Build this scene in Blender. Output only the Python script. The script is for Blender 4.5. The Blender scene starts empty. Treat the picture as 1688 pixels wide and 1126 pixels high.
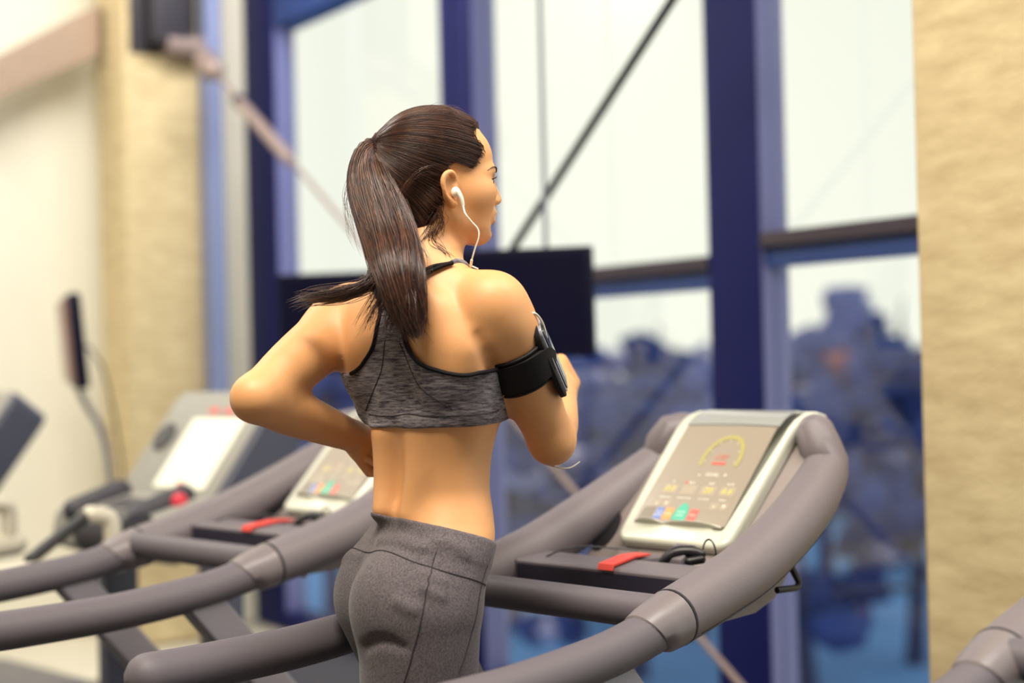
import bpy, bmesh, math, random
import numpy as np
from mathutils import Vector, Matrix
random.seed(7); np.random.seed(7)
S = bpy.context.scene
COL = S.collection

# ------------------------------------------------------------------ camera
FPX, CX, CY = 2400.0, 844.0, 563.0
CAM = np.array([0, 0, 1.5])
_p = math.atan(22 / FPX)
_f = np.array([0, math.cos(_p), math.sin(_p)])
_u0 = np.array([0, -math.sin(_p), math.cos(_p)])
_c, _s = math.cos(.024), math.sin(.024)
_r = _c * np.array([1., 0, 0]) - _s * _u0
_u = _s * np.array([1., 0, 0]) + _c * _u0
def ray(x, y): return _f + (x - CX) / FPX * _r - (y - CY) / FPX * _u
def at(x, y, depth): return CAM + ray(x, y) * depth
def onplane(x, y, P0, n):
    d = ray(x, y); return CAM + d * (((np.asarray(P0) - CAM) @ n) / (d @ n))
def proj(P):
    d = np.asarray(P, float) - CAM; z = d @ _f
    return np.array([CX + FPX * (d @ _r) / z, CY - FPX * (d @ _u) / z, z])
cam = bpy.data.cameras.new('camera'); camo = bpy.data.objects.new('camera', cam); COL.objects.link(camo)
camo.matrix_world = Matrix(((_r[0], _u[0], -_f[0], CAM[0]), (_r[1], _u[1], -_f[1], CAM[1]), (_r[2], _u[2], -_f[2], CAM[2]), (0, 0, 0, 1)))
cam.sensor_width = 36; cam.lens = 36 * FPX / 1688; cam.clip_start = .05; cam.clip_end = 500
cam.dof.use_dof = True; cam.dof.focus_distance = 2.33; cam.dof.aperture_fstop = 1.5
S.camera = camo

# ------------------------------------------------------------------ world, lamps, exposure
W = bpy.data.worlds.new('sky'); S.world = W; W.use_nodes = True
_bg = W.node_tree.nodes['Background']; _bg.inputs[0].default_value = (.95, .965, .87, 1); _bg.inputs[1].default_value = 1.12
def area(name, loc, target, size, power, color):
    l = bpy.data.lights.new(name, 'AREA'); l.shape = 'RECTANGLE'; l.size, l.size_y = size; l.energy = power; l.color = color
    o = bpy.data.objects.new(name, l); COL.objects.link(o); o.location = loc
    o.rotation_euler = (Vector(target) - Vector(loc)).to_track_quat('-Z', 'Y').to_euler(); return o
for _l in (((-.7, .9, 4.3), (-.4, 2.3, 1.2), (1.6, .9), 180, (1, .90, .74)), ((-2.9, 4.6, 4.45), (-3.0, 5.4, .5), (2.4, 1.2), 100, (1, .95, .88)),
           ((1.5, 1.8, 4.4), (.8, 2.9, 1.0), (1.6, .9), 75, (1, .94, .88)), ((2.4, 2.2, 4.4), (1.7, 4.2, 1.8), (1.4, .8), 20, (1, .94, .86)), ((-4.6, 7.2, 4.45), (-4.2, 8.4, 1.4), (2.0, 1.0), 85, (1, .97, .92)),
           ((-.9, 6.3, 4.45), (-1.5, 8.6, 1.6), (1.4, .8), 75, (1, .96, .90))):
    area('added_lamp', *_l)  # unseen overhead lamps added to light the runner and brighten walls, console, columns
vs = S.view_settings; vs.view_transform = 'Standard'; vs.look = 'None'; vs.exposure = 0.0; vs.gamma = 1; vs.use_curve_mapping = False

# ------------------------------------------------------------------ helpers
def lin(c):
    c = c / 255.; return c / 12.92 if c <= .04045 else ((c + .055) / 1.055) ** 2.4
def rgb(r, g, b): return (lin(r), lin(g), lin(b), 1)
def mat(name, col, rough=.6, metal=0, var=.0, vscale=20, vstretch=(1, 1, 1), bump=0, bscale=200, col2=None, coat=0, emit=None, sub=0, spec=.5):
    m = bpy.data.materials.new(name); m.use_nodes = True
    nt = m.node_tree; b = nt.nodes['Principled BSDF']; N, Lk = nt.nodes, nt.links
    c = rgb(*col); b.inputs['Base Color'].default_value = c
    b.inputs['Roughness'].default_value = rough; b.inputs['Metallic'].default_value = metal
    b.inputs['Specular IOR Level'].default_value = spec
    if coat: b.inputs['Coat Weight'].default_value = coat; b.inputs['Coat Roughness'].default_value = .1
    if sub:
        b.inputs['Subsurface Weight'].default_value = sub; b.inputs['Subsurface Radius'].default_value = (.012, .005, .003); b.inputs['Subsurface Scale'].default_value = 1
    if emit: b.inputs['Emission Color'].default_value = rgb(*emit[:3]); b.inputs['Emission Strength'].default_value = emit[3]
    if var or bump or col2:
        tc = N.new('ShaderNodeTexCoord'); mp = N.new('ShaderNodeMapping'); mp.inputs['Scale'].default_value = vstretch
        Lk.new(tc.outputs['Object'], mp.inputs[0])
    if var or col2:
        n = N.new('ShaderNodeTexNoise'); n.inputs['Scale'].default_value = vscale; n.inputs['Detail'].default_value = 6; n.inputs['Roughness'].default_value = .6
        Lk.new(mp.outputs[0], n.inputs['Vector'])
        rp = N.new('ShaderNodeValToRGB'); rp.color_ramp.elements[0].position = .3; rp.color_ramp.elements[1].position = .7
        if col2: ca, cb = c, rgb(*col2)
        else:
            ca = tuple(x * (1 - var) for x in c[:3]) + (1,); cb = tuple(min(1, x * (1 + var)) for x in c[:3]) + (1,)
        rp.color_ramp.elements[0].color = ca; rp.color_ramp.elements[1].color = cb
        Lk.new(n.outputs['Fac'], rp.inputs[0]); Lk.new(rp.outputs[0], b.inputs['Base Color'])
    if bump:
        n2 = N.new('ShaderNodeTexNoise'); n2.inputs['Scale'].default_value = bscale; n2.inputs['Detail'].default_value = 3
        Lk.new(mp.outputs[0], n2.inputs['Vector'])
        bp = N.new('ShaderNodeBump'); bp.inputs['Strength'].default_value = bump; bp.inputs['Distance'].default_value = .002
        Lk.new(n2.outputs['Fac'], bp.inputs['Height']); Lk.new(bp.outputs[0], b.inputs['Normal'])
    return m
def glassmat(name, tint, gloss=.06):
    m = bpy.data.materials.new(name); m.use_nodes = True; nt = m.node_tree; nt.nodes.clear()
    o = nt.nodes.new('ShaderNodeOutputMaterial'); t = nt.nodes.new('ShaderNodeBsdfTransparent'); g = nt.nodes.new('ShaderNodeBsdfGlossy'); x = nt.nodes.new('ShaderNodeMixShader')
    t.inputs[0].default_value = tint; g.inputs['Roughness'].default_value = .02; x.inputs[0].default_value = gloss
    nt.links.new(t.outputs[0], x.inputs[1]); nt.links.new(g.outputs[0], x.inputs[2]); nt.links.new(x.outputs[0], o.inputs[0]); return m

def frame(t):
    t = Vector(t).normalized(); a = Vector((0, 0, 1)) if abs(t.z) < .9 else Vector((1, 0, 0))
    x = t.cross(a).normalized(); return t, x, x.cross(t).normalized()
def spline(pts, n):
    """Catmull-Rom through pts (any dimension), n samples"""
    P = np.array(pts, float); k = len(P)
    if k < 3: return [P[0] + (P[-1] - P[0]) * i / (n - 1) for i in range(n)]
    seg = np.r_[0, np.cumsum(np.maximum(1e-9, np.linalg.norm(np.diff(P[:, :min(3, P.shape[1])], axis=0), axis=1)))]
    out = []
    for s in np.linspace(0, seg[-1], n):
        i = min(k - 2, max(0, int(np.searchsorted(seg, s, side='right')) - 1)); t = (s - seg[i]) / (seg[i + 1] - seg[i])
        p0, p1, p2, p3 = P[max(i - 1, 0)], P[i], P[i + 1], P[min(i + 2, k - 1)]
        out.append(.5 * ((2 * p1) + (p2 - p0) * t + (2 * p0 - 5 * p1 + 4 * p2 - p3) * t * t + (3 * p1 - p0 - 3 * p2 + p3) * t ** 3))
    return out
class MB:
    def __init__(s): s.v = []; s.f = []
    def box(s, lo, hi, M=None):
        b = len(s.v)
        for z in (lo[2], hi[2]):
            for x, y in ((lo[0], lo[1]), (hi[0], lo[1]), (hi[0], hi[1]), (lo[0], hi[1])): s.v.append(tuple(M @ Vector((x, y, z))) if M else (x, y, z))
        s.f += [tuple(b + i for i in q) for q in ((3, 2, 1, 0), (4, 5, 6, 7), (0, 1, 5, 4), (1, 2, 6, 5), (2, 3, 7, 6), (3, 0, 4, 7))]; return s
    def tube(s, pts, rad, seg=12, cap=True, flat=None, up=None):
        """swept ring; rad: number or list (or (ra, rb) pairs); up fixes the frame"""
        P = [Vector(p) for p in pts]; n = len(P); b = len(s.v); x = None
        for i, p in enumerate(P):
            t = (P[min(i + 1, n - 1)] - P[max(i - 1, 0)])
            if t.length < 1e-9: t = Vector((0, 0, 1))
            t.normalize()
            if up is not None: x = t.cross(Vector(up)).normalized()
            elif x is None: _, x, _ = frame(t)
            else: x = (x - t * x.dot(t)).normalized()
            y = x.cross(t)
            r = rad[i] if isinstance(rad, (list, tuple, np.ndarray)) else rad
            ra, rb = r if isinstance(r, (tuple, list)) else (r, r)
            for k in range(seg):
                a = 2 * math.pi * k / seg; s.v.append(tuple(p + x * (ra * math.cos(a)) + y * (rb * math.sin(a))))
        for i in range(n - 1):
            for k in range(seg):
                k2 = (k + 1) % seg; s.f.append((b + i * seg + k, b + (i + 1) * seg + k, b + (i + 1) * seg + k2, b + i * seg + k2))
        if cap: s.f.append(tuple(b + k for k in range(seg))); s.f.append(tuple(b + (n - 1) * seg + k for k in reversed(range(seg))))
        return s
    def capsule(s, pts, r, seg=14, **k):
        """tube with rounded ends"""
        P = [np.array(p, float) for p in pts]; d0 = P[0] - P[1]; d0 /= np.linalg.norm(d0); d1 = P[-1] - P[-2]; d1 /= np.linalg.norm(d1)
        R = list(r) if isinstance(r, (list, tuple, np.ndarray)) else [r] * len(P); a, b = [], []
        for q in (85, 60, 35, 15):
            q = math.radians(q); a.append((P[0] + d0 * R[0] * math.sin(q), R[0] * math.cos(q))); b.append((P[-1] + d1 * R[-1] * math.sin(q), R[-1] * math.cos(q)))
        pp = [p for p, _ in a] + P + [p for p, _ in b[::-1]]; rr = [x for _, x in a] + R + [x for _, x in b[::-1]]
        return s.tube(pp, rr, seg, **k)
    def prism(s, poly, fn0, fn1):
        """poly: 2D outline, fn0/fn1 map (a,b)->3D for the two faces"""
        b = len(s.v); n = len(poly)
        s.v += [tuple(fn0(*p)) for p in poly] + [tuple(fn1(*p)) for p in poly]
        s.f.append(tuple(b + i for i in reversed(range(n)))); s.f.append(tuple(b + n + i for i in range(n)))
        for i in range(n): j = (i + 1) % n; s.f.append((b + i, b + j, b + n + j, b + n + i))
        return s
    def loft(s, rings, cap=True, closed=True):
        b = len(s.v); n = len(rings[0])
        for r in rings: s.v += [tuple(p) for p in r]
        for i in range(len(rings) - 1):
            for k in range(n if closed else n - 1):
                k2 = (k + 1) % n; s.f.append((b + i * n + k, b + i * n + k2, b + (i + 1) * n + k2, b + (i + 1) * n + k))
        if cap: s.f.append(tuple(b + k for k in reversed(range(n)))); s.f.append(tuple(b + (len(rings) - 1) * n + k for k in range(n)))
        return s
    def sphere(s, c, r, seg=16, M=None):
        b = len(s.v); R = r if isinstance(r, (tuple, list)) else (r, r, r); h = seg // 2
        for i in range(h + 1):
            t = math.pi * i / h
            for k in range(seg):
                a = 2 * math.pi * k / seg; q = Vector((R[0] * math.sin(t) * math.cos(a), R[1] * math.sin(t) * math.sin(a), R[2] * math.cos(t)))
                if M: q = M @ q
                s.v.append((c[0] + q[0], c[1] + q[1], c[2] + q[2]))
        for i in range(h):
            for k in range(seg): k2 = (k + 1) % seg; s.f.append((b + i * seg + k, b + (i + 1) * seg + k, b + (i + 1) * seg + k2, b + i * seg + k2))
        return s
    def build(s, name, m, parent=None, smooth=True, bevel=0, loc=None, fix=True, angle=40):
        me = bpy.data.meshes.new(name); me.from_pydata(s.v, [], s.f)
        bm = bmesh.new(); bm.from_mesh(me); bmesh.ops.remove_doubles(bm, verts=bm.verts, dist=1e-6)
        if fix: bmesh.ops.recalc_face_normals(bm, faces=bm.faces)
        if bevel: bmesh.ops.bevel(bm, geom=[e for e in bm.edges if len(e.link_faces) == 2 and e.calc_face_angle(0) > .6], offset=bevel, segments=3, affect='EDGES', profile=.6)
        for e in bm.edges: e.smooth = not (len(e.link_faces) == 2 and e.calc_face_angle(0) > math.radians(angle))
        for fc in bm.faces: fc.smooth = smooth
        bm.to_mesh(me); bm.free(); me.materials.append(m)
        o = bpy.data.objects.new(name, me); COL.objects.link(o)
        if parent: o.parent = parent
        if loc is not None: o.location = loc
        return o
def tag(o, label, cat, group=None):
    o['label'] = label; o['category'] = cat
    if group: o['group'] = group
    return o
def empty(name, loc=(0, 0, 0), rz=0):
    o = bpy.data.objects.new(name, None); COL.objects.link(o); o.location = loc; o.rotation_euler = (0, 0, rz); o.empty_display_size = .1; return o
def copy_tree(o, parent=None):
    c = o.copy(); COL.objects.link(c); c.parent = parent
    for ch in list(o.children): copy_tree(ch, c)
    return c
def struct(o): o['kind'] = 'structure'; return o
def rrect(w, h, r, n=6, cx=0, cy=0):
    out = []
    for sx, sy, a0 in ((1, 1, 0), (-1, 1, 90), (-1, -1, 180), (1, -1, 270)):
        for i in range(n + 1):
            a = math.radians(a0 + 90 * i / n); out.append((cx + sx * (w / 2 - r) + r * math.cos(a), cy + sy * (h / 2 - r) + r * math.sin(a)))
    return out

# ------------------------------------------------------------------ the setting
M = {}
M['cream'] = mat('cream_paint', (236, 233, 218), .8, var=.03, vscale=2)
M['floor'] = mat('pale_floor', (222, 216, 200), .45, var=.06, vscale=3)
M['concrete'] = mat('board_concrete', (190, 170, 130), .85, col2=(220, 203, 162), vscale=7, vstretch=(1, 1, 3.5), bump=.6, bscale=60)
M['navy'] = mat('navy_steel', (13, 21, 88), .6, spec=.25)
M['navy_lit'] = mat('navy_steel_lit', (108, 112, 168), .4)
M['blue_header'] = mat('blue_header_steel', (38, 66, 132), .5)
M['transom'] = mat('brown_transom', (62, 52, 66), .5)
M['glass'] = glassmat('window_glass', (.97, .98, .96, 1))
M['rod_grey'] = mat('grey_rod', (150, 132, 128), .4, metal=.3)
M['rod_black'] = mat('black_rod', (34, 30, 42), .5)
M['beam'] = mat('taupe_beam', (168, 146, 128), .7, var=.05)
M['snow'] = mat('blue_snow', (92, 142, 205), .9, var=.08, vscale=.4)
M['column_shade'] = mat('bluish_column_shade', (122, 134, 176), .5); M['pipe'] = mat('grey_pipe', (190, 182, 165), .5)

WD = np.array([-.565, .825, 0]); WN = np.array([-.825, -.565, 0]); W0 = np.array([.898, 5.0, 0])   # window wall: along, inward, origin
def WP(t, n, z): p = W0 + WD * t + WN * n; return (p[0], p[1], z)
def wbox(mb, t0, t1, n0, n1, z0, z1):
    b = len(mb.v); mb.v += [WP(t, n, z) for z in (z0, z1) for t, n in ((t0, n0), (t1, n0), (t1, n1), (t0, n1))]
    mb.f += [tuple(b + i for i in q) for q in ((3, 2, 1, 0), (4, 5, 6, 7), (0, 1, 5, 4), (1, 2, 6, 5), (2, 3, 7, 6), (3, 0, 4, 7))]; return mb
M['rubber'] = mat('added_rubber', (58, 56, 68), .8, var=.2, vscale=60)
M['plaster'] = mat('warm_plaster', (206, 190, 160), .85, var=.03, vscale=2)
struct(wbox(MB(), -9.5, 4.7, -.12, 11, -.12, -.012).build('floor', M['floor']))
struct(wbox(MB(), -7.0, 3.2, .05, 5.2, -.0119, 0).build('floor_added_mat', M['rubber']))  # dark mat added under the treadmills to cut light bounced off the floor
struct(wbox(MB(), -9.5, 4.7, -.12, 11, 4.601, 4.7).build('ceiling', M['cream']))
struct(wbox(MB(), -9.7, -9.5, -.12, 11, 0, 4.6).build('wall_rear', M['plaster']))
struct(wbox(MB(), -9.5, 4.7, 10.8, 11, 0, 4.6).build('wall_side', M['plaster']))
ZT = 3.36
# mullions, each flank coloured lighter for the window light falling on it
for k, (t, w) in enumerate(((-2.2, .26), (0, .262), (1.78, .27), (3.80, .40))):
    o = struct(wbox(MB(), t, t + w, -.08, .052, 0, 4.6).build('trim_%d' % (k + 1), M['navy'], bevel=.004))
    f = wbox(MB(), t - .006, t - .0005, -.075, .048, 0.02, 4.55).build('lit_flank', M['navy_lit'], o)
# header above the windows and sill
struct(wbox(MB(), -2.2, 4.2, -.10, .05, ZT, 4.6).build('trim_5', M['blue_header']))
struct(wbox(MB(), -2.2, 4.2, -.10, .05, 0, .10).build('trim_6', M['navy']))
# windows: each bay has a transom, an upper and a lower pane
for k, (t0, t1, zt) in enumerate(((-1.94, -.006, 1.87), (.262, 1.774, 1.81), (2.05, 3.794, 1.78))):
    w = struct(wbox(MB(), t0, t1, -.05, .06, zt - .024, zt + .026).build('window_%d' % (k + 1), M['transom'], bevel=.003))
    wbox(MB(), t0, t1, -.05, .03, zt - .09, zt - .0245).build('lower_frame', M['blue_header'], w)
    wbox(MB(), t0, t1, -.012, -.002, zt + .0265, ZT - .001).build('pane', M['glass'], w)
    wbox(MB(), t0, t1, -.012, -.002, .101, zt - .0905).build('pane', M['glass'], w)
# white return wall at the far end of the glazing and the back wall
struct(wbox(MB(), 4.21, 4.5, -.1, .75, 0, 4.6).build('wall_end', M['cream']))
struct(wbox(MB(), 4.52, 4.7, .3, 7.5, 0, 4.6).build('wall_back', M['cream']))
# concrete columns
NCOL = .62
def t_at(px, n):
    d = ray(px, 300); P = W0 + WN * n
    A = np.array([[d[0], -WD[0]], [d[1], -WD[1]]]); sol = np.linalg.solve(A, P[:2]); return sol[1]
tr = t_at(1508, NCOL + .25)
struct(wbox(MB(), tr - .8, tr, NCOL - .25, NCOL + .25, 0, 4.6).build('column_right', M['concrete'], bevel=.012))
tl0 = t_at(332, NCOL - .16)
for w_ in np.arange(.2, 1.2, .02):
    if proj(np.array(WP(tl0 + w_, NCOL + .26, 2.3)))[0] < 165: break
struct(wbox(MB(), tl0, tl0 + w_, NCOL - .16, NCOL + .26, 0, 4.6).build('column_left', M['concrete'], bevel=.02))

struct(wbox(MB(), tl0 - .13, tl0 - .02, NCOL - .24, NCOL - .15, 0, 4.6).build('trim_8', M['column_shade'], bevel=.008))  # added strip; its blue-grey colour stands in for the column's bluish shading
# beam running back from the far column
A_, B_ = at(156, 52, 8.0), at(-90, 168, 7.5)
mb = MB(); d = Vector(B_ - A_).normalized(); x = d.cross(Vector((0, 0, 1))).normalized()
mb.loft([[Vector(p) + x * a + Vector((0, 0, b)) for a, b in ((-.08, -.14 * k_), (.08, -.14 * k_), (.08, .14 * k_), (-.08, .14 * k_))] for p, k_ in ((A_, 1), (B_, .72))])
struct(mb.build('trim_7', M['beam'], bevel=.01))
# thin conduit beside the column
pc = at(158, 500, 8.6)
o = MB().tube([(pc[0], pc[1], 0), (pc[0], pc[1], 3.3)], .03).build('conduit', M['pipe']); tag(o, 'thin grey vertical conduit pipe left of the far concrete column', 'pipe')

# X bracing between the two columns (plane of the columns)
PB = W0 + WN * (NCOL - .05)
def br(px, py): return onplane(px, py, PB, WN)
r = empty('brace_rod', br(760, 577)); tag(r, 'long grey steel brace rod with turnbuckle running down from the far column', 'brace rod')
def sub(mb, name, m, root, **k):
    mb.v = [tuple(np.array(v) - np.array(root.location)) for v in mb.v]; return mb.build(name, m, root, **k)
def on(a, b, t): return a + (b - a) * t
a, b = br(338, 99), br(1235, 1146)
sub(MB().tube([a, b], .011), 'rod', M['rod_grey'], r)
sub(MB().capsule([br(392, 165), br(396, 169)], .035, seg=6), 'lock_nut', M['rod_black'], r)
sub(MB().capsule([br(398, 172), br(476, 262)], .030), 'turnbuckle', M['rod_grey'], r)
sub(MB().capsule([br(338, 99), br(352, 116)], .06), 'clevis', M['rod_grey'], r)
r2 = empty('brace_rod', br(1000, 200)); tag(r2, 'thin black diagonal brace rod crossing the bright middle window', 'brace rod')
a2, b2 = br(1222, -134), br(560, 884)
a2 = a2 + WN * .06; b2 = b2 + WN * .06
sub(MB().tube([a2, b2], .015), 'rod', M['rod_black'], r2)
sub(MB().capsule([on(a2, b2, .0), on(a2, b2, .03)], .03), 'clevis', M['rod_black'], r2)
cz = br(326, 86); bk = empty('brace_bracket', tuple(cz)); tag(bk, 'dark steel bracket plate at the top of the far concrete column', 'bracket')
nc = (cz - W0) @ WN
sub(wbox(MB(), tl0 - .018, tl0 - .002, nc - .09, nc + .28, cz[2] + .02, cz[2] + .60), 'plate', M['rod_black'], bk, bevel=.004)
sub(wbox(MB(), tl0 - .15, tl0 - .019, nc + .0, nc + .20, cz[2] + .06, cz[2] + .5), 'gusset', M['rod_black'], bk, bevel=.01)
sub(MB().tube([np.array(WP(tl0 - .10, nc - .08, cz[2] + .06)), np.array(WP(tl0 - .10, nc + .12, cz[2] + .06))], .06, 14), 'pin', M['rod_grey'], bk)

# ------------------------------------------------------------------ outdoors: snow and trees
ZG = -3.2
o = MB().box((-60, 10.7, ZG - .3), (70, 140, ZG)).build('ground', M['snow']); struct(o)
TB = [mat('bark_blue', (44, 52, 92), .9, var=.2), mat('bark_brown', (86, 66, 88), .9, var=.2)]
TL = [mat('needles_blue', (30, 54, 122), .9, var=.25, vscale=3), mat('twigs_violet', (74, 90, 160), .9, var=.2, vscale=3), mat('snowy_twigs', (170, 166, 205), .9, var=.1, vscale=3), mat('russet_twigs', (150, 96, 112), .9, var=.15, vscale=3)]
ICO = None
def blob(mb, c, r, rnd):
    b = len(mb.v); t = (1 + 5 ** .5) / 2
    vs_ = [(-1, t, 0), (1, t, 0), (-1, -t, 0), (1, -t, 0), (0, -1, t), (0, 1, t), (0, -1, -t), (0, 1, -t), (t, 0, -1), (t, 0, 1), (-t, 0, -1), (-t, 0, 1)]
    fs = [(0, 11, 5), (0, 5, 1), (0, 1, 7), (0, 7, 10), (0, 10, 11), (1, 5, 9), (5, 11, 4), (11, 10, 2), (10, 7, 6), (7, 1, 8), (3, 9, 4), (3, 4, 2), (3, 2, 6), (3, 6, 8), (3, 8, 9), (4, 9, 5), (2, 4, 11), (6, 2, 10), (8, 6, 7), (9, 8, 1)]
    for v in vs_:
        k = r / 1.9 * rnd.uniform(.7, 1.3); mb.v.append((c[0] + v[0] * k, c[1] + v[1] * k, c[2] + v[2] * k * .8))
    mb.f += [tuple(b + i for i in f) for f in fs]
def tree(px, depth, h, rad, kind, label, rnd):
    base = at(px, 600, depth); base[2] = ZG
    t = empty('tree', tuple(base)); tag(t, label, 'tree', 'trees outside the windows')
    tip = Vector((rnd.uniform(-.3, .3), 0, h))
    MB().tube(spline([(0, 0, 0), (rnd.uniform(-.15, .15), 0, h * .5), tuple(tip)], 8), list(np.linspace(.16, .02, 8)), 7).build('trunk', TB[kind % 2], t)
    mbb = MB(); mc = MB(); ms = MB()
    nb = 13
    for i in range(nb):
        z = h * (.22 + .72 * i / nb); L = rad * (1.1 - .75 * (i / nb)) * rnd.uniform(.6, 1.15); a = rnd.uniform(0, 6.28)
        if kind == 0: e = Vector((math.cos(a) * L, math.sin(a) * L, z - L * .15))
        else: e = Vector((math.cos(a) * L, math.sin(a) * L, z + L * .7))
        mbb.tube([(0, 0, z), tuple((Vector((0, 0, z)) + e) / 2 + Vector((0, 0, .1))), tuple(e)], [.06, .04, .015], 5)
        for j in range(4):
            q = Vector((0, 0, z)).lerp(e, rnd.uniform(.35, 1.05)); q += Vector((rnd.uniform(-.2, .2), rnd.uniform(-.2, .2), rnd.uniform(-.2, .25)))
            blob(ms if rnd.random() < (.07 if kind != 2 else .5) else mc, q, rnd.uniform(.22, .5) * (rad / 1.6), rnd)
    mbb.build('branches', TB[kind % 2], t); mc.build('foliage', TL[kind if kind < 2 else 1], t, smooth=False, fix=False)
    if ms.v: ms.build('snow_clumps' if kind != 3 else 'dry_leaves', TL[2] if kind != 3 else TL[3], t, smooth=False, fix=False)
rt = random.Random(11)
for px, dp, h, rad, kd, lb in ((1040, 21, 4.5, 1.3, 0, 'blurred dark blue conifer in the middle window right of the television'),
        (1140, 24, 4.7, 1.3, 1, 'blurred violet bare tree in the middle window left of the thick mullion'),
        (970, 29, 4.9, 1.4, 2, 'blurred snowy tree in the middle window below the television corner'),
        (840, 25, 4.6, 1.5, 0, 'blurred blue tree in the middle window behind the running woman\'s waist'),
        (1318, 20, 4.9, 1.5, 0, 'blurred dark blue conifer in the right window beside the mullion'),
        (1410, 25, 5.0, 1.5, 3, 'blurred tree with russet leaves in the centre of the right window'),
        (1495, 21.5, 5.0, 1.4, 0, 'blurred dark blue conifer in the right window beside the concrete column'),
        (1355, 29, 5.6, 1.8, 1, 'blurred tall violet tree furthest back in the right window'),
        (1470, 31, 5.7, 2.0, 0, 'blurred tall blue tree behind the russet one in the right window'),
        (1090, 36, 5.4, 2.0, 0, 'blurred tall blue tree furthest back in the middle window'),
        (540, 26, 5.5, 1.8, 1, 'blurred violet tree low in the left window under the television'),
        (900, 36, 5.0, 1.7, 1, 'blurred violet tree far behind the brace rod in the middle window')):
    tree(px, dp, h, rad, kd, lb, rt)
# far hedge line closing the horizon below the sky
mh = MB()
for i in range(420):
    x_ = -26 + 60 * i / 420; blob(mh, (x_ + rt.uniform(-.5, .5), 41 + rt.uniform(-1.5, 3), ZG + rt.uniform(.2, 4.3)), rt.uniform(.7, 1.3), rt)
o = mh.build('hedge', TL[0], smooth=False, fix=False); o['kind'] = 'stuff'; tag(o, 'dark blue thicket along the far edge of the snow', 'hedge')
# ------------------------------------------------------------------ treadmills
TH = math.atan(2544 / FPX)
FWD = np.array([math.cos(TH), math.sin(TH), 0]); ROW = np.array([-math.sin(TH), math.cos(TH), 0])
P0 = np.array([.377, 2.643, 0])
ANG = math.atan2(FWD[1], FWD[0])
M['arm'] = mat('arm_plastic', (116, 108, 114), .42, var=.05, vscale=300, bump=.25, bscale=900)
M['grip'] = mat('grip_rubber', (98, 92, 100), .55, bump=.2, bscale=700)
M['sleeve'] = mat('sleeve_plastic', (122, 114, 118), .35)
M['dark'] = mat('dark_plastic', (44, 40, 58), .5, bump=.15, bscale=500)
M['black'] = mat('black_plastic', (20, 18, 24), .4)
M['shell'] = mat('shell_plastic', (140, 130, 128), .5, bump=.25, bscale=800)
M['tray'] = mat('tray_plastic', (108, 101, 108), .5, bump=.2, bscale=800)
M['bezel'] = mat('bezel_white', (204, 206, 192), .3, coat=.2)
M['strip'] = mat('top_strip', (150, 152, 150), .25, coat=.3)
M['screen'] = mat('screen_taupe', (150, 139, 125), .3, coat=.15)
M['seam'] = mat('seam_dark', (30, 26, 36), .6)
M['red'] = mat('red_tab', (226, 72, 62), .5)
M['belt'] = mat('belt_black', (28, 28, 32), .7)
M['hood'] = mat('hood_grey', (120, 114, 118), .4)
M['upright'] = mat('upright_grey', (128, 124, 134), .35, metal=.2)
PR = {k: mat('print_' + k, c, .35, emit=(c + (e,)) if e else None) for k, c, e in (
    ('white', (232, 230, 214), .25), ('yellow', (208, 202, 84), .2), ('olive', (164, 156, 96), 0), ('red', (208, 86, 72), .2), ('blue', (104, 128, 196), 0),
    ('orange', (238, 156, 84), 0), ('green', (72, 178, 150), 0), ('pink', (226, 98, 90), 0), ('grey', (128, 117, 104), 0), ('pale', (164, 151, 134), 0))}
_font_cache = {}
def text_mb(txt, size):
    k = (txt, size)
    if k not in _font_cache:
        cu = bpy.data.curves.new('t', 'FONT'); cu.body = txt; cu.size = size; cu.align_x = 'CENTER'; cu.align_y = 'CENTER'; cu.resolution_u = 2
        o = bpy.data.objects.new('t', cu); COL.objects.link(o); dg = bpy.context.evaluated_depsgraph_get(); me = bpy.data.meshes.new_from_object(o.evaluated_get(dg))
        _font_cache[k] = ([tuple(v.co) for v in me.vertices], [tuple(p.vertices) for p in me.polygons])
        bpy.data.objects.remove(o); bpy.data.curves.remove(cu); bpy.data.meshes.remove(me)
    return _font_cache[k]
def to_world(u, y, z, s=0): p = P0 + FWD * u + ROW * (y + .13 + s); return np.array([p[0], p[1], z])

ARM_PX = [(1110, 1018, .250), (1180, 975, .247), (1237, 935, .243), (1300, 872, .232), (1343, 812, .214), (1361, 765, .196), (1346, 724, .178)]
ARM = []
for x_, y_, yy in ARM_PX:
    q = onplane(x_, y_, P0 + ROW * (.13 - yy), ROW); ARM.append(((q - P0) @ FWD, yy, q[2]))
ARM += [(ARM[-1][0] + .030, .158, ARM[-1][2] + .010)]
RAIL = [(-.965, .25, 1.028), (-.862, .25, 1.026), (-.686, .25, 1.027), (-.503, .25, 1.039), (-.40, .25, 1.055)]

# console frame: s up the slope, y across, n out of the face
CB = np.array([0, 0, 1.139]); CDIR = np.array([.26, 0, .246]); CDIR = CDIR / np.linalg.norm(CDIR); CN = np.array([-CDIR[2], 0, CDIR[0]])
CURV = .29
def CP(s, y, n):
    """console surface point; beyond CURV the face rolls backwards"""
    if s <= CURV: p = CB + CDIR * s; nn = CN
    else:
        R_ = .13; a = (s - CURV) / R_; c_ = CB + CDIR * CURV - CN * R_
        nn = CN * math.cos(a) + CDIR * math.sin(a); p = c_ + nn * R_
    p = p + nn * n; return (p[0], y, p[2])

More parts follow.
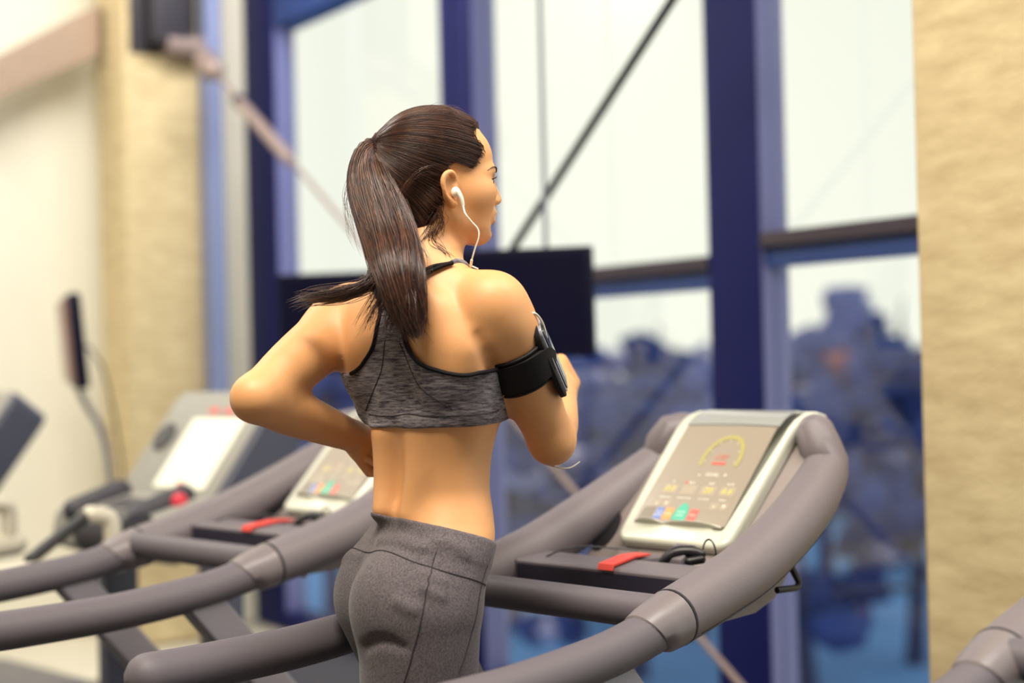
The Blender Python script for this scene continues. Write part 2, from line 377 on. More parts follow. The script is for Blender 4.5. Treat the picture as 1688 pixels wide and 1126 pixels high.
def make_treadmill():
    t = empty('treadmill')
    mirror = lambda pts, s: [(p[0], p[1] * s, p[2]) for p in pts]
    for s in (-1, 1):
        pts = spline(mirror(ARM, s), 26)
        n = len(pts); rr = [.047 + .004 * math.sin(math.pi * i / (n - 1)) - .010 * max(0, (i - 18) / 7) for i in range(n)]
        ed = np.array(pts[-1]) - np.array(pts[-2]); ed /= np.linalg.norm(ed)
        arm = MB().tube(list(pts) + [np.array(pts[-1]) + ed * rr[-1] * math.sin(q) for q in (.3, .7, 1.1, 1.45)], rr + [rr[-1] * math.cos(q) for q in (.3, .7, 1.1, 1.45)], 28).build('arm', M['arm'], t)
        # dark seam line along the outer lower side of the arm
        sp = []
        for i in range(1, n - 7):
            tt = Vector(pts[i + 1]) - Vector(pts[i - 1]); tt.normalize(); dn = tt.cross(Vector((0, 1, 0))); dn = dn if dn.z < 0 else -dn
            a_ = math.radians(38); dirv = Vector((0, s, 0)) * math.cos(a_) + dn * math.sin(a_)
            ra = rr[i] * .999
            sp.append(Vector(pts[i]) + Vector((0, s, 0)) * (rr[i] * math.cos(a_)) * .99 + dn * (ra * math.sin(a_)) * .99)
        MB().tube(sp, .0016, 6).build('seam', M['seam'], arm)
        # sleeve and joint ring
        j0 = np.array(pts[0]); d_ = np.array(pts[0]) - np.array(pts[1]); d_ /= np.linalg.norm(d_)
        MB().tube([j0 - d_ * .001, j0 + d_ * .004], .0478, 28, up=(0, 1, 0)).build('joint_ring', M['seam'], arm)
        rl = spline(mirror(RAIL, s) + [tuple(j0 + d_ * .004)], 30)
        # grip: thinner rubber tube with rounded end, sleeve: the smooth end near the joint, cut on a slant
        k = 25
        gr = MB().capsule(rl[:k + 4], [.0355] * (k + 4), seg=24, up=(0, 1, 0)).build('rail', M['grip'], t)
        sl = MB(); b = 28; ring0 = []
        P1, P2 = np.array(rl[-1]), np.array(rl[k - 1])
        ax = P1 - P2; L = np.linalg.norm(ax); ax /= L
        xx = np.array(Vector(ax).cross(Vector((0, 1, 0))).normalized()); rings = []
        for q in np.linspace(0, 1, 7):
            ring = []
            for i in range(b):
                a = 2 * math.pi * i / b; o_ = xx * math.cos(a) + np.array([0, 1, 0]) * math.sin(a)
                st = .045 * max(0, (1 - math.cos(a - (math.pi if xx[2] < 0 else 0))) * .5) ** 1.3       # slanted front edge
                s0 = .02 + st * .9
                d0 = s0 + (L - s0) * q; rad = .0375 + (.0472 - .0375) * (d0 / L) ** .9
                if q == 0: rad = .0352
                if 0 < q < .2: d0 = s0 + .002; rad = .0378
                ring.append(P2 + ax * d0 + o_ * rad)
            rings.append(ring)
        sl.loft(rings).build('sleeve', M['sleeve'], gr)
    # cross tube between the arms
    MB().tube([(-.335, -.235, 1.083), (-.335, .235, 1.083)], .0285, 20).build('cross_tube', M['grip'], t)
    # dashboard shell under the console, between the arms
    sh = MB(); rings = []
    prof = [(-.215, 1.075, .205), (-.215, 1.082, .207), (-.06, 1.086, .212), (.00, 1.104, .214), (.06, 1.158, .216), (.15, 1.238, .214), (.24, 1.318, .205), (.285, 1.345, .17)]
    for x_, z_, hw in prof:
        rings.append([(x_, -hw, z_ - .02), (x_, -hw * .92, z_), (x_, -hw * .5, z_ - .004), (x_, 0, z_ - .006), (x_, hw * .5, z_ - .004), (x_, hw * .92, z_), (x_, hw, z_ - .02),
                      (x_ + .03, hw, z_ - .05), (x_ + .04, 0, z_ - .06), (x_ + .03, -hw, z_ - .05)])
    shell = sh.loft(rings).build('dashboard', M['shell'], t, angle=60)
    # grooved foot plate under the console
    fp = MB().prism([(-.128, -.02), (.128, -.02), (.128, .05), (.115, .06), (-.115, .06), (-.128, .05)], lambda a, b: CP(b - .055, a, -.036), lambda a, b: CP(b - .055, a, -.022)).build('foot_plate', M['shell'], shell, bevel=.004)
    for q in (-.068, -.055): MB().tube([CP(q, -.120, -.0215), CP(q, .120, -.0215)], .0011, 6).build('groove', M['seam'], fp)
    # oval recess on each side
    for s in (-1, 1):
        MB().prism([(.022 * math.cos(a), .05 * math.sin(a)) for a in np.linspace(0, 6.28, 25)[:-1]], lambda a, b: (.045 + b * .72, s * .183 + a, 1.141 + b * .68 + .004), lambda a, b: (.045 + b * .72 - .003, s * .183 + a, 1.141 + b * .68 + .008)).build('recess', M['black'], shell)
    # tray: top slab with front lip and an apron coloured dark for the shade on the front
    tr_ = MB().prism([(-.205, 1.078), (-.205, 1.116), (-.200, 1.121), (-.120, 1.125), (-.118, 1.108), (-.10, 1.09)], lambda a, b: (a, -.212, b), lambda a, b: (a, .202, b)).build('tray', M['tray'], t, bevel=.002)
    MB().prism([(-.2055, 1.045), (-.2068, 1.112), (-.19, 1.112), (-.17, 1.045)], lambda a, b: (a, -.205, b), lambda a, b: (a, .195, b)).build('shade_apron', M['dark'], tr_)
    MB().box((-.119, -.19, 1.085), (-.035, -.02, 1.0945)).build('well', M['dark'], tr_); MB().box((-.119, .05, 1.085), (-.035, .19, 1.0945)).build('well', M['dark'], tr_)
    for y0, y1 in ((-.012, .045),):
        MB().prism([(-.12, 1.125), (-.02, 1.118), (-.02, 1.09), (-.12, 1.09)], lambda a, b: (a, y0, b), lambda a, b: (a, y1, b)).build('bridge', M['tray'], tr_, bevel=.003)
    MB().prism([(-.1, 1.13), (-.055, 1.152), (-.045, 1.14), (-.07, 1.11), (-.1, 1.1)], lambda a, b: (a, -.062, b), lambda a, b: (a, -.105, b)).build('divider', M['tray'], tr_, bevel=.004)
    # red emergency tab
    MB().prism([(-.212, 1.1175), (-.207, 1.1285), (-.12, 1.1325), (-.06, 1.128), (-.06, 1.124), (-.12, 1.1275), (-.203, 1.1235), (-.207, 1.1170)], lambda a, b: (a + .0, -.037 + (a + .2) * .22, b), lambda a, b: (a, -.002 + (a + .2) * .22, b)).build('safety_tab', M['red'], t, bevel=.0008)
    # black clip lying in the tray and the loop of its cord
    cl = MB().capsule(spline([(-.11, -.062, 1.118), (-.09, -.08, 1.136), (-.075, -.105, 1.141), (-.065, -.125, 1.136)], 10), [.006, .008, .010, .011, .012, .012, .011, .011, .010, .008], 12).build('clip', M['black'], t)
    MB().capsule([(-.085, -.112, 1.125), (-.07, -.128, 1.128)], .008, 10).build('clip_jaw', M['black'], cl)
    lp = [(-.09, -.160 + .014 * math.cos(a), 1.142 + .026 * math.sin(a)) for a in np.linspace(.3, 6.0, 22)]
    MB().tube([(p[0], p[1], p[2]) for p in lp], .0016, 6).build('cord_loop', M['black'], t)
    MB().tube(spline([(-.17, .155, 1.122), (-.15, .135, 1.134), (-.12, .115, 1.139), (-.08, .07, 1.135), (-.05, .03, 1.13)], 18), .0018, 6).build('cord', M['black'], t)
    # small bent bracket under the right arm
    MB().tube(spline([(-.03, -.258, 1.080), (.0, -.262, 1.079), (.028, -.262, 1.078), (.034, -.262, 1.086), (.026, -.258, 1.104), (.018, -.252, 1.125)], 16), .006, 8).build('hook', M['black'], t)

    # console -----------------------------------------------------------------
    con = MB(); hw, L = .131, .435
    def outline(grow, n):
        o = []; r_ = .028 + grow
        for a0, cx_, cy_ in ((270, hw - .028, .028), ):
            for i in range(9):
                a = math.radians(a0 + 90 * i / 8); o.append((cx_ + r_ * math.cos(a), cy_ + r_ * math.sin(a)))
        for q in np.linspace(.05, L - .005, 16): o.append((hw + grow + .012 * (q / L), q))
        for q in np.linspace(L - .005, .05, 16): o.append((-hw - grow - .012 * (q / L), q))
        for i in range(9):
            a = math.radians(180 + 90 * i / 8); o.append((-hw + .028 + r_ * math.cos(a), .028 + r_ * math.sin(a)))
        return [CP(b, a, n) for a, b in o]
    rings = [outline(-.012, -.036), outline(-.002, -.030), outline(0, -.014), outline(-.0005, -.006), outline(-.004, -.0015), outline(-.010, .0005)]
    con.loft(rings); c0 = con.build('console', M['bezel'], t, angle=50)
    def strip_surface(a0, a1, s0, s1, n, ns=14, na=4, bow=0):
        m = MB(); V = []
        for i in range(ns + 1):
            s_ = s0 + (s1 - s0) * i / ns
            for j in range(na + 1):
                f_ = j / na; aa = a0 + (a1 - a0) * f_
                m.v.append(CP(s_ + (bow * (4 * f_ * (1 - f_)) if i == ns and bow else 0), aa, n))
        for i in range(ns):
            for j in range(na): b_ = i * (na + 1) + j; m.f.append((b_, b_ + 1, b_ + na + 2, b_ + na + 1))
        return m
    scr = strip_surface(-.107, .107, .048, .302, .0022, 6, 10, bow=.004).build('screen', M['screen'], c0, fix=False)
    strip_surface(-.110, .110, .3035, .40, .0024, 8).build('top_strip', M['strip'], c0, fix=False)
    MB().tube([CP(.303 + .004 * (1 - (y / .107) ** 2), y, .0022) for y in np.linspace(-.107, .107, 15)], .0011, 6).build('screen_edge', M['seam'], c0)
    # paper lip under the screen, two shallow arcs
    for y0, y1 in ((-.1, .035), (.035, .104)):
        m = MB(); ringA = []
        for i in range(13):
            f_ = i / 12; y = y0 + (y1 - y0) * f_; hgt = .013 * math.sin(math.pi * min(1, f_ * 1.0)) ** .7
            ringA.append([CP(.044, y, .001), CP(.044 + .002, y, .002 + hgt), CP(.047, y, .0022 + hgt), CP(.0485, y, .001)])
        m.loft(ringA).build('paper_lip', M['bezel'], c0)
    # printing on the screen (px in the photo's screen: a right-to-left is +y to -y)
    def flat(name, m, poly, n=.0030):
        mb_ = MB(); mb_.v = [CP(s_, -a, n) for a, s_ in poly]; mb_.f = [tuple(range(len(poly)))]; return mb_.build(name, m, scr, fix=False)
    def word(txt, a, s_, size, m, name='lettering', sk=0):
        V, F = text_mb(txt, size); mb_ = MB(); mb_.v = [CP(s_ + y, -(a + x + sk * y), .0032) for x, y, _ in V]; mb_.f = F; return mb_.build(name, m, scr, fix=False)
    # gauge arc
    g = MB(); N_ = 26; o_, i_ = [], []
    for k in range(N_ + 1):
        th = math.radians(-20 + 220 * k / N_); o_.append((.018 + .047 * math.cos(th), .215 + .062 * math.sin(th) * 1.0)); i_.append((.018 + .038 * math.cos(th), .215 + .052 * math.sin(th)))
    g.v = [CP(s_, -a, .003) for a, s_ in o_] + [CP(s_, -a, .003) for a, s_ in i_]; g.f = [(k, k + 1, N_ + 2 + k, N_ + 1 + k) for k in range(N_)]
    g.build('gauge', PR['olive'], scr, fix=False)
    for k in range(7):
        th = math.radians(-10 + 200 * k / 6); a, s_ = .018 + .035 * math.cos(th), .215 + .048 * math.sin(th); flat('gauge_dot', PR['white'], [(a - .001, s_ - .001), (a + .001, s_ - .001), (a + .001, s_ + .001), (a - .001, s_ + .001)])
    word('1:51', .018, .218, .019, PR['red'], sk=.2); flat('digit_bar', PR['red'], [(.001, .199), (.033, .199), (.035, .205), (.003, .205)])
    word('GOAL', .018, .172, .0115, PR['white']); word('-', -.012, .172, .02, PR['white']); word('+', .048, .172, .016, PR['white'])
    for a, top, dig, low in ((-.062, '%', '0.0', 'GRADIENT'), (-.018, 'bpm', '', 'HEART RATE'), (.028, 'kcal', '20', 'CALORIES'), (.072, 'km/h', '6.6', 'SPEED')):
        word(top, a, .150, .008, PR['white'])
        flat('digit_window', PR['pale'], [(a - .017, .120), (a + .017, .120), (a + .017, .144), (a - .017, .144)], .0026)
        if dig: word(dig, a, .132, .019, PR['yellow'], sk=.2)
        word(low, a, .110, .0058, PR['white'])
    flat('heart_dot', PR['red'], [(-.034, .147), (-.029, .147), (-.029, .153), (-.034, .153)])
    for a0 in (-.062, .072):
        for da, ch in ((-.012, '-'), (.010, '+')):
            flat('key', PR['pale'], [(a0 + da - .009, .086), (a0 + da + .009, .086), (a0 + da + .009, .103), (a0 + da - .009, .103)], .0026); word(ch, a0 + da, .0945, .017, PR['white'])
    for a0, a1, m in ((-.098, -.07, 'grey'), (-.066, -.047, 'blue'), (-.045, -.025, 'orange'), (.013, .033, 'pink')):
        flat('button', PR[m], [(a0, .056), (a1, .056), (a1, .084), (a0, .084)])
    flat('button', PR['green'], [(-.006 + .0165 * math.cos(a), .056 + .042 * math.sin(a)) for a in np.linspace(0, math.pi, 20)])
    for txt, a, s_ in (('COOL', -.0565, .073), ('DOWN', -.0565, .065), ('PAUSE', -.035, .069), ('QUICK', -.006, .076), ('START', -.006, .067), ('STOP', .023, .069)): word(txt, a, s_, .0058, PR['white'])

    # body below: uprights, deck, belt, motor hood, feet ------------------------
    for s in (-1, 1):
        MB().loft([[(x_ - .05, s * .25 - .022, z_), (x_ + .05, s * .25 - .022, z_), (x_ + .05, s * .25 + .022, z_), (x_ - .05, s * .25 + .022, z_)] for x_, z_ in ((.32, .16), (.12, .38), (-.32, .82), (-.50, 1.028))]).build('upright', M['upright'], t, bevel=.008)
        MB().box((-1.35, s * .31 - .045, .12), (.30, s * .31 + .045, .2)).build('side_rail', M['hood'], t, bevel=.01)
        for x_ in (-1.25, .45): MB().tube([(x_, s * .26, 0), (x_, s * .26, .13)], .03, 12).build('foot', M['black'], t)
    MB().box((-1.35, -.262, .1), (.25, .262, .17)).build('deck', M['dark'], t, bevel=.005)
    MB().box((-1.33, -.235, .17), (.22, .235, .185)).build('belt', M['belt'], t, bevel=.004)
    hd = [[(x_, -.34, .08), (x_, -.34, h - .04), (x_, -.28, h), (x_, .28, h), (x_, .34, h - .04), (x_, .34, .08)] for x_, h in ((.2, .21), (.28, .27), (.45, .30), (.60, .26), (.66, .16))]
    MB().loft(hd).build('motor_hood', M['hood'], t, angle=50)
    return t
def place(t, s, u=0, group='matching grey treadmills'):
    p = P0 + FWD * u + ROW * (.13 + s); t.location = (p[0], p[1], 0); t.rotation_euler = (0, 0, ANG)
    t['category'] = 'treadmill'; t['group'] = group
T1 = make_treadmill(); place(T1, 0); T1['label'] = 'grey treadmill with white-framed console that the woman runs on'
T2 = copy_tree(T1); place(T2, 1.05); T2['label'] = 'blurred grey treadmill with white-framed console left of the running woman, empty'
T0 = copy_tree(T1); place(T0, -1.05); T0['label'] = 'nearest grey treadmill, only a handrail showing at the lower right'

# the two darker machines further left
M['gshell'] = mat('slate_shell', (112, 110, 118), .4); M['gside'] = mat('slate_side', (70, 72, 92), .4)
M['gscreen'] = mat('white_screen', (240, 240, 224), .2, emit=(240, 240, 220, .1)); M['silver'] = mat('pale_tube', (212, 206, 190), .3, metal=.1)
M['gdark'] = mat('slate_dark', (58, 56, 66), .5); M['redknob'] = mat('red_knob', (220, 50, 70), .35); M['gpanel'] = mat('panel_grey', (150, 148, 142), .4)
def make_machine():
    t = empty('treadmill'); sl = np.array([.62, 0, .785]); nn = np.array([-.785, 0, .62]); B = np.array([.24, 0, 1.07])
    def Q(s, y, n): p = B + sl * s + nn * n; return (p[0], y, p[2])
    body = MB().prism(rrect(.54, .46, .05, 6, 0, .2), lambda a, b: Q(b, a, -.16), lambda a, b: Q(b, a, 0)).build('console', M['gside'], t, bevel=.012)
    MB().prism(rrect(.50, .43, .04, 6, 0, .205), lambda a, b: Q(b, a, -.002), lambda a, b: Q(b, a, .008)).build('face_plate', M['gpanel'], body, bevel=.003)
    scr = MB().prism(rrect(.27, .26, .01, 3, -.055, .185), lambda a, b: Q(b, a, .006), lambda a, b: Q(b, a, .012)).build('screen', M['gscreen'], body)
    MB().prism(rrect(.03, .012, .004, 3, -.06, .072), lambda a, b: Q(b, a, .011), lambda a, b: Q(b, a, .0135)).build('red_mark', PR['pink'], scr)
    for y, s_ in ((-.08, .345), (-.15, .345), (.0, .345)): MB().prism(rrect(.045, .022, .008, 3, y, s_), lambda a, b: Q(b, a, .006), lambda a, b: Q(b, a, .011)).build('red_key', PR['pink'], body)
    fan = MB().prism([(.18 + .045 * math.cos(a), .24 + .05 * math.sin(a)) for a in np.linspace(0, 6.28, 25)[:-1]], lambda a, b: Q(b, a, .0), lambda a, b: Q(b, a, .016)).build('fan', M['gdark'], body)
    for k in range(5): MB().tube([Q(.205 + .017 * k, .15, .017), Q(.205 + .017 * k, .21, .017)], .002, 5).build('vane', M['gpanel'], fan)
    # lower tray with two slanted cup recesses and a small display
    tr_ = MB().prism([(.02, .96), (.04, 1.06), (.20, 1.10), (.30, 1.10), (.30, .96), (.12, .92)], lambda a, b: (a, -.27, b), lambda a, b: (a, .27, b)).build('tray', M['gpanel'], t, bevel=.02)
    MB().prism(rrect(.15, .07, .01, 3, .0, .13), lambda a, b: (b, a, 1.08 + (b - .13) * .25), lambda a, b: (b, a, 1.088 + (b - .13) * .25)).build('small_display', M['gdark'], tr_)
    for y in (-.17, .17): MB().capsule([(.05, y, 1.063), (.20, y - .015, 1.110)], .035, 14).build('cup_recess', M['gdark'], tr_)
    MB().sphere((.165, -.215, 1.098), (.026, .026, .025)).build('stop_knob', M['redknob'], t)
    MB().tube([(.0, -.26, 1.02), (.0, -.02, 1.02)], .065, 20).build('front_drum', M['gdark'], t)
    for s in (-1, 1):
        MB().capsule(spline([(-.08, s * .29, .965), (-.3, s * .29, .958), (-1.1, s * .29, .945)], 12), .034, 14).build('rail', M['silver'], t)
        MB().capsule(spline([(-.10, s * .29, .985), (-.10, s * .29, 1.06), (-.115, s * .285, 1.085), (-.16, s * .28, 1.095)], 12), .024, 12).build('handle_post', M['silver'], t)
        MB().capsule(spline([(-.165, s * .28, 1.095), (-.22, s * .28, 1.065), (-.34, s * .285, .995)], 10), .017, 12).build('hand_grip', M['black'], t)
        MB().box((.2, s * .28 - .03, .12), (.32, s * .28 + .03, 1.0)).build('upright', M['gside'], t, bevel=.01)
        MB().box((-1.3, s * .33 - .05, .1), (.3, s * .33 + .05, .19)).build('side_rail', M['gpanel'], t, bevel=.01)
        for x_ in (-1.2, .4): MB().tube([(x_, s * .28, 0), (x_, s * .28, .11)], .03, 10).build('foot', M['black'], t)
    MB().box((-1.3, -.28, .09), (.25, .28, .17)).build('deck', M['belt'], t, bevel=.01)
    MB().box((.22, -.36, .05), (.75, .36, .28)).build('motor_hood', M['gshell'], t, bevel=.04)
    return t
T3 = make_machine(); place(T3, 2.16, .06, 'slate grey treadmills'); T3['label'] = 'blurred slate treadmill with a bright white screen and red knob behind the empty one'
T4 = copy_tree(T3); place(T4, 3.78, .06, 'slate grey treadmills'); T4['label'] = 'blurred slate treadmill cut off at the left edge of the picture'

# ------------------------------------------------------------------ televisions and monitor
M['tv'] = mat('tv_black', (10, 11, 40), .45, spec=.15); M['tvframe'] = mat('tv_frame', (12, 13, 42), .5, spec=.2)
M['pole'] = mat('pole_grey', (128, 132, 150), .5)
def tv(c0, c1, depth0, depth1, z_h, label, polepx):
    """c0,c1: top corners in the photo, at the given depths; hangs from a ceiling pole"""
    A, B = at(*c0, depth0), at(*c1, depth1); A2 = A.copy(); B[2] = A[2]
    ctr = (A + B) / 2; t = empty('television', (ctr[0], ctr[1], ctr[2])); tag(t, label, 'television', 'ceiling-hung televisions')
    d = (B - A); L = np.linalg.norm(d); d /= L; n = np.array([d[1], -d[0], 0])
    if n[1] > 0: n = -n
    tilt = .06
    def Q(a, b, o): p = d * a + n * (o + tilt * b * -1) + np.array([0, 0, -b]); return tuple(p)
    def slab(a0, a1, b0, b1, o0, o1): return MB().loft([[Q(a0, b0, o), Q(a1, b0, o), Q(a1, b1, o), Q(a0, b1, o)] for o in (o0, o1)])
    h = L / 2
    slab(-h, h, 0, z_h, -.05, 0).build('housing', M['tvframe'], t, bevel=.006)
    slab(-h + .02, h - .02, .018, z_h - .03, .0002, .002).build('screen', M['tv'], t)
    slab(-.12, .12, .1, z_h - .1, -.09, -.051).build('mount_plate', M['rod_black'], t)
    pp = at(polepx, 300, (depth0 + depth1) / 2 + .1); q = pp - ctr
    MB().tube([(q[0], q[1], 4.6 - ctr[2]), (q[0], q[1], -z_h * .4)], .008).build('pole', M['pole'] if polepx > 800 else M['navy'], t)
    a = Vector((q[0], q[1], -z_h * .4)); b_ = Vector(Q(0, z_h * .5, -.07)); MB().tube([a, b_], .014).build('mount_arm', M['rod_black'], t)
    return t
tv((700, 416), (974, 425), 4.75, 4.62, .352, 'black television screen hanging right of the running woman', 897)
tv((455, 453), (690, 452), 5.9, 5.75, .40, 'black television screen hanging left of the running woman behind her hair', 750)
mo = at(118, 640, 6.6); m = empty('monitor', (mo[0], mo[1], 0)); tag(m, 'thin black upright screen seen edge-on before the white wall', 'monitor')
pz0, pz1 = at(118, 640, 6.6)[2], at(110, 487, 6.6)[2]
dd = Vector((-ray(110, 560)[0] + .06, -1, 0)).normalized()
dr = Vector((dd.y, -dd.x, 0))
def slab2(mb_, a0, a1, o0, o1, z0, z1, sh=0): mb_.loft([[dr * a + dd * o + Vector((0, 0, z)) + dr * (sh * (z1 - z)) for a, o in ((a0, o0), (a1, o0), (a1, o1), (a0, o1))] for z in (z0, z1)]); return mb_
slab2(MB(), -.03, .025, -.28, .28, pz0, pz1, -.08).build('housing', M['tvframe'], m, bevel=.02)
slab2(MB(), .027, .05, -.26, .26, pz0 + .03, pz1 - .03, -.08).build('screen', mat('taupe_screen', (150, 120, 110), .3), m)
MB().tube(spline([(-.0, 0, pz0 + .05), (-.03, 0, pz0 - .08), (-.13, 0, pz0 - .22), (-.2, 0, .9), (-.2, 0, .02)], 20) if False else spline([(.02, 0, pz0 + .05), (.05, 0, pz0 - .05), (.14, .0, pz0 - .22), (.17, 0, .9), (.17, 0, .02)], 20), .016).build('stand', M['upright'], m)
MB().box((.0, -.2, 0), (.35, .2, .03)).build('base', M['black'], m, bevel=.008)
MB().tube(spline([(.05, .02, pz0 + .2), (.13, .03, pz0 + .1), (.20, .03, pz0 - .25), (.22, .03, .8), (.2, .03, .1)], 24), .006).build('cable', M['black'], m)
# ------------------------------------------------------------------ signed-distance modelling (body, clothes, hair base)
def nrm(v): v = np.asarray(v, float); return v / np.linalg.norm(v)
def smin(a, b, k):
    if k <= 0: return np.minimum(a, b)
    h = np.maximum(k - np.abs(a - b), 0) / k; return np.minimum(a, b) - h * h * k * .25
def smax(a, b, k): return -smin(-a, -b, k)
class Prim:
    def __init__(s, fn, lo, hi, k=.01, op='u'): s.fn, s.lo, s.hi, s.k, s.op = fn, np.array(lo, float), np.array(hi, float), k, op
def cap(a, b, ra, rb, k=.01, op='u'):
    a, b = np.array(a, float), np.array(b, float); R = max(ra, rb); ab = b - a; L2 = ab @ ab
    def fn(X, Y, Z):
        px, py, pz = X - a[0], Y - a[1], Z - a[2]
        t = np.clip((px * ab[0] + py * ab[1] + pz * ab[2]) / L2, 0, 1)
        return np.sqrt((px - t * ab[0]) ** 2 + (py - t * ab[1]) ** 2 + (pz - t * ab[2]) ** 2) - (ra + (rb - ra) * t)
    return Prim(fn, np.minimum(a, b) - R, np.maximum(a, b) + R, k, op)
def chain(pts, rads, k=.01, n=None, op='u'):
    """smooth limb: spline through joints, one prim evaluated as min over segments"""
    P = np.array(pts, float); r = np.array(rads, float)
    if n: Q = np.array(spline(np.c_[P, r], n)); P, r = Q[:, :3], Q[:, 3]
    def fn(X, Y, Z):
        d = None
        for i in range(len(P) - 1):
            a = P[i]; ab = P[i + 1] - a; L2 = ab @ ab + 1e-12
            px, py, pz = X - a[0], Y - a[1], Z - a[2]
            t = np.clip((px * ab[0] + py * ab[1] + pz * ab[2]) / L2, 0, 1)
            q = np.sqrt((px - t * ab[0]) ** 2 + (py - t * ab[1]) ** 2 + (pz - t * ab[2]) ** 2) - (r[i] + (r[i + 1] - r[i]) * t)
            d = q if d is None else np.minimum(d, q)
        return d
    return Prim(fn, P.min(0) - r.max(), P.max(0) + r.max(), k, op)
def ell(c, rad, axes=None, k=.01, op='u', p=2.0):
    c = np.array(c, float); rad = np.array(rad, float); A = np.eye(3) if axes is None else np.array([nrm(a) for a in axes])
    def fn(X, Y, Z):
        px, py, pz = X - c[0], Y - c[1], Z - c[2]
        q = [np.abs(A[i][0] * px + A[i][1] * py + A[i][2] * pz) for i in range(3)]
        if p == 2.0:
            k0 = np.sqrt(sum((q[i] / rad[i]) ** 2 for i in range(3))); k1 = np.sqrt(sum((q[i] / rad[i] ** 2) ** 2 for i in range(3)))
            return k0 * (k0 - 1) / np.maximum(k1, 1e-9)
        k0 = (sum((q[i] / rad[i]) ** p for i in range(3))) ** (1 / p); l = np.sqrt(sum(x * x for x in q)); return l * (1 - 1 / np.maximum(k0, 1e-6))
    ext = np.sqrt(((A.T * rad) ** 2).sum(1)) * (1 if p == 2 else 1.25)
    return Prim(fn, c - ext, c + ext, k, op)
def loftz(rows, k=.01, n=2.3):
    """rows: z, cx, cy, a (lateral half), bb (back half), bf (front half), alpha (deg, facing clockwise from +Y)"""
    R = np.array(sorted(rows, key=lambda r: r[0]), float); Zs = np.linspace(R[0, 0], R[-1, 0], 240)
    def pchip(x, y, xi):
        h = np.diff(x); dl = np.diff(y) / h; m = np.zeros_like(y); m[0], m[-1] = dl[0], dl[-1]
        for i in range(1, len(x) - 1): m[i] = 0 if dl[i - 1] * dl[i] <= 0 else (h[i - 1] + h[i]) / (h[i - 1] / dl[i - 1] + h[i] / dl[i]) if False else .5 * (dl[i - 1] + dl[i])
        j = np.clip(np.searchsorted(x, xi) - 1, 0, len(x) - 2); t = (xi - x[j]) / h[j]
        return (2 * t ** 3 - 3 * t ** 2 + 1) * y[j] + (t ** 3 - 2 * t ** 2 + t) * h[j] * m[j] + (-2 * t ** 3 + 3 * t ** 2) * y[j + 1] + (t ** 3 - t ** 2) * h[j] * m[j + 1]
    T = [pchip(R[:, 0], R[:, i], Zs) for i in range(1, R.shape[1])]
    z0, z1 = R[0, 0], R[-1, 0]
    def fn(X, Y, Z):
        zc = np.clip(Z, z0, z1); g = [np.interp(zc, Zs, t) for t in T]
        cx, cy, a, bb, bf, al = g; al = np.radians(al); s_, c_ = np.sin(al), np.cos(al)
        dx, dy = X - cx, Y - cy; l = dx * c_ - dy * s_; f = dx * s_ + dy * c_
        b = np.where(f > 0, bf, bb)
        r = ((np.abs(l) / a) ** n + (np.abs(f) / b) ** n) ** (1 / n); q = np.sqrt(l * l + f * f)
        d = np.where(r > 1e-4, q * (1 - 1 / np.maximum(r, 1e-4)), -np.minimum(a, b))
        d = np.maximum(d, -np.minimum(a, b))
        e = np.maximum(z0 - Z, Z - z1)
        return np.where(e > 0, np.sqrt(np.maximum(d, 0) ** 2 + e * e) + np.minimum(d, 0) * 0, d)
    m = (np.maximum(R[:, 3], np.maximum(R[:, 4], R[:, 5]))).max()
    return Prim(fn, (R[:, 1].min() - m, R[:, 2].min() - m, z0), (R[:, 1].max() + m, R[:, 2].max() + m, z1), k)
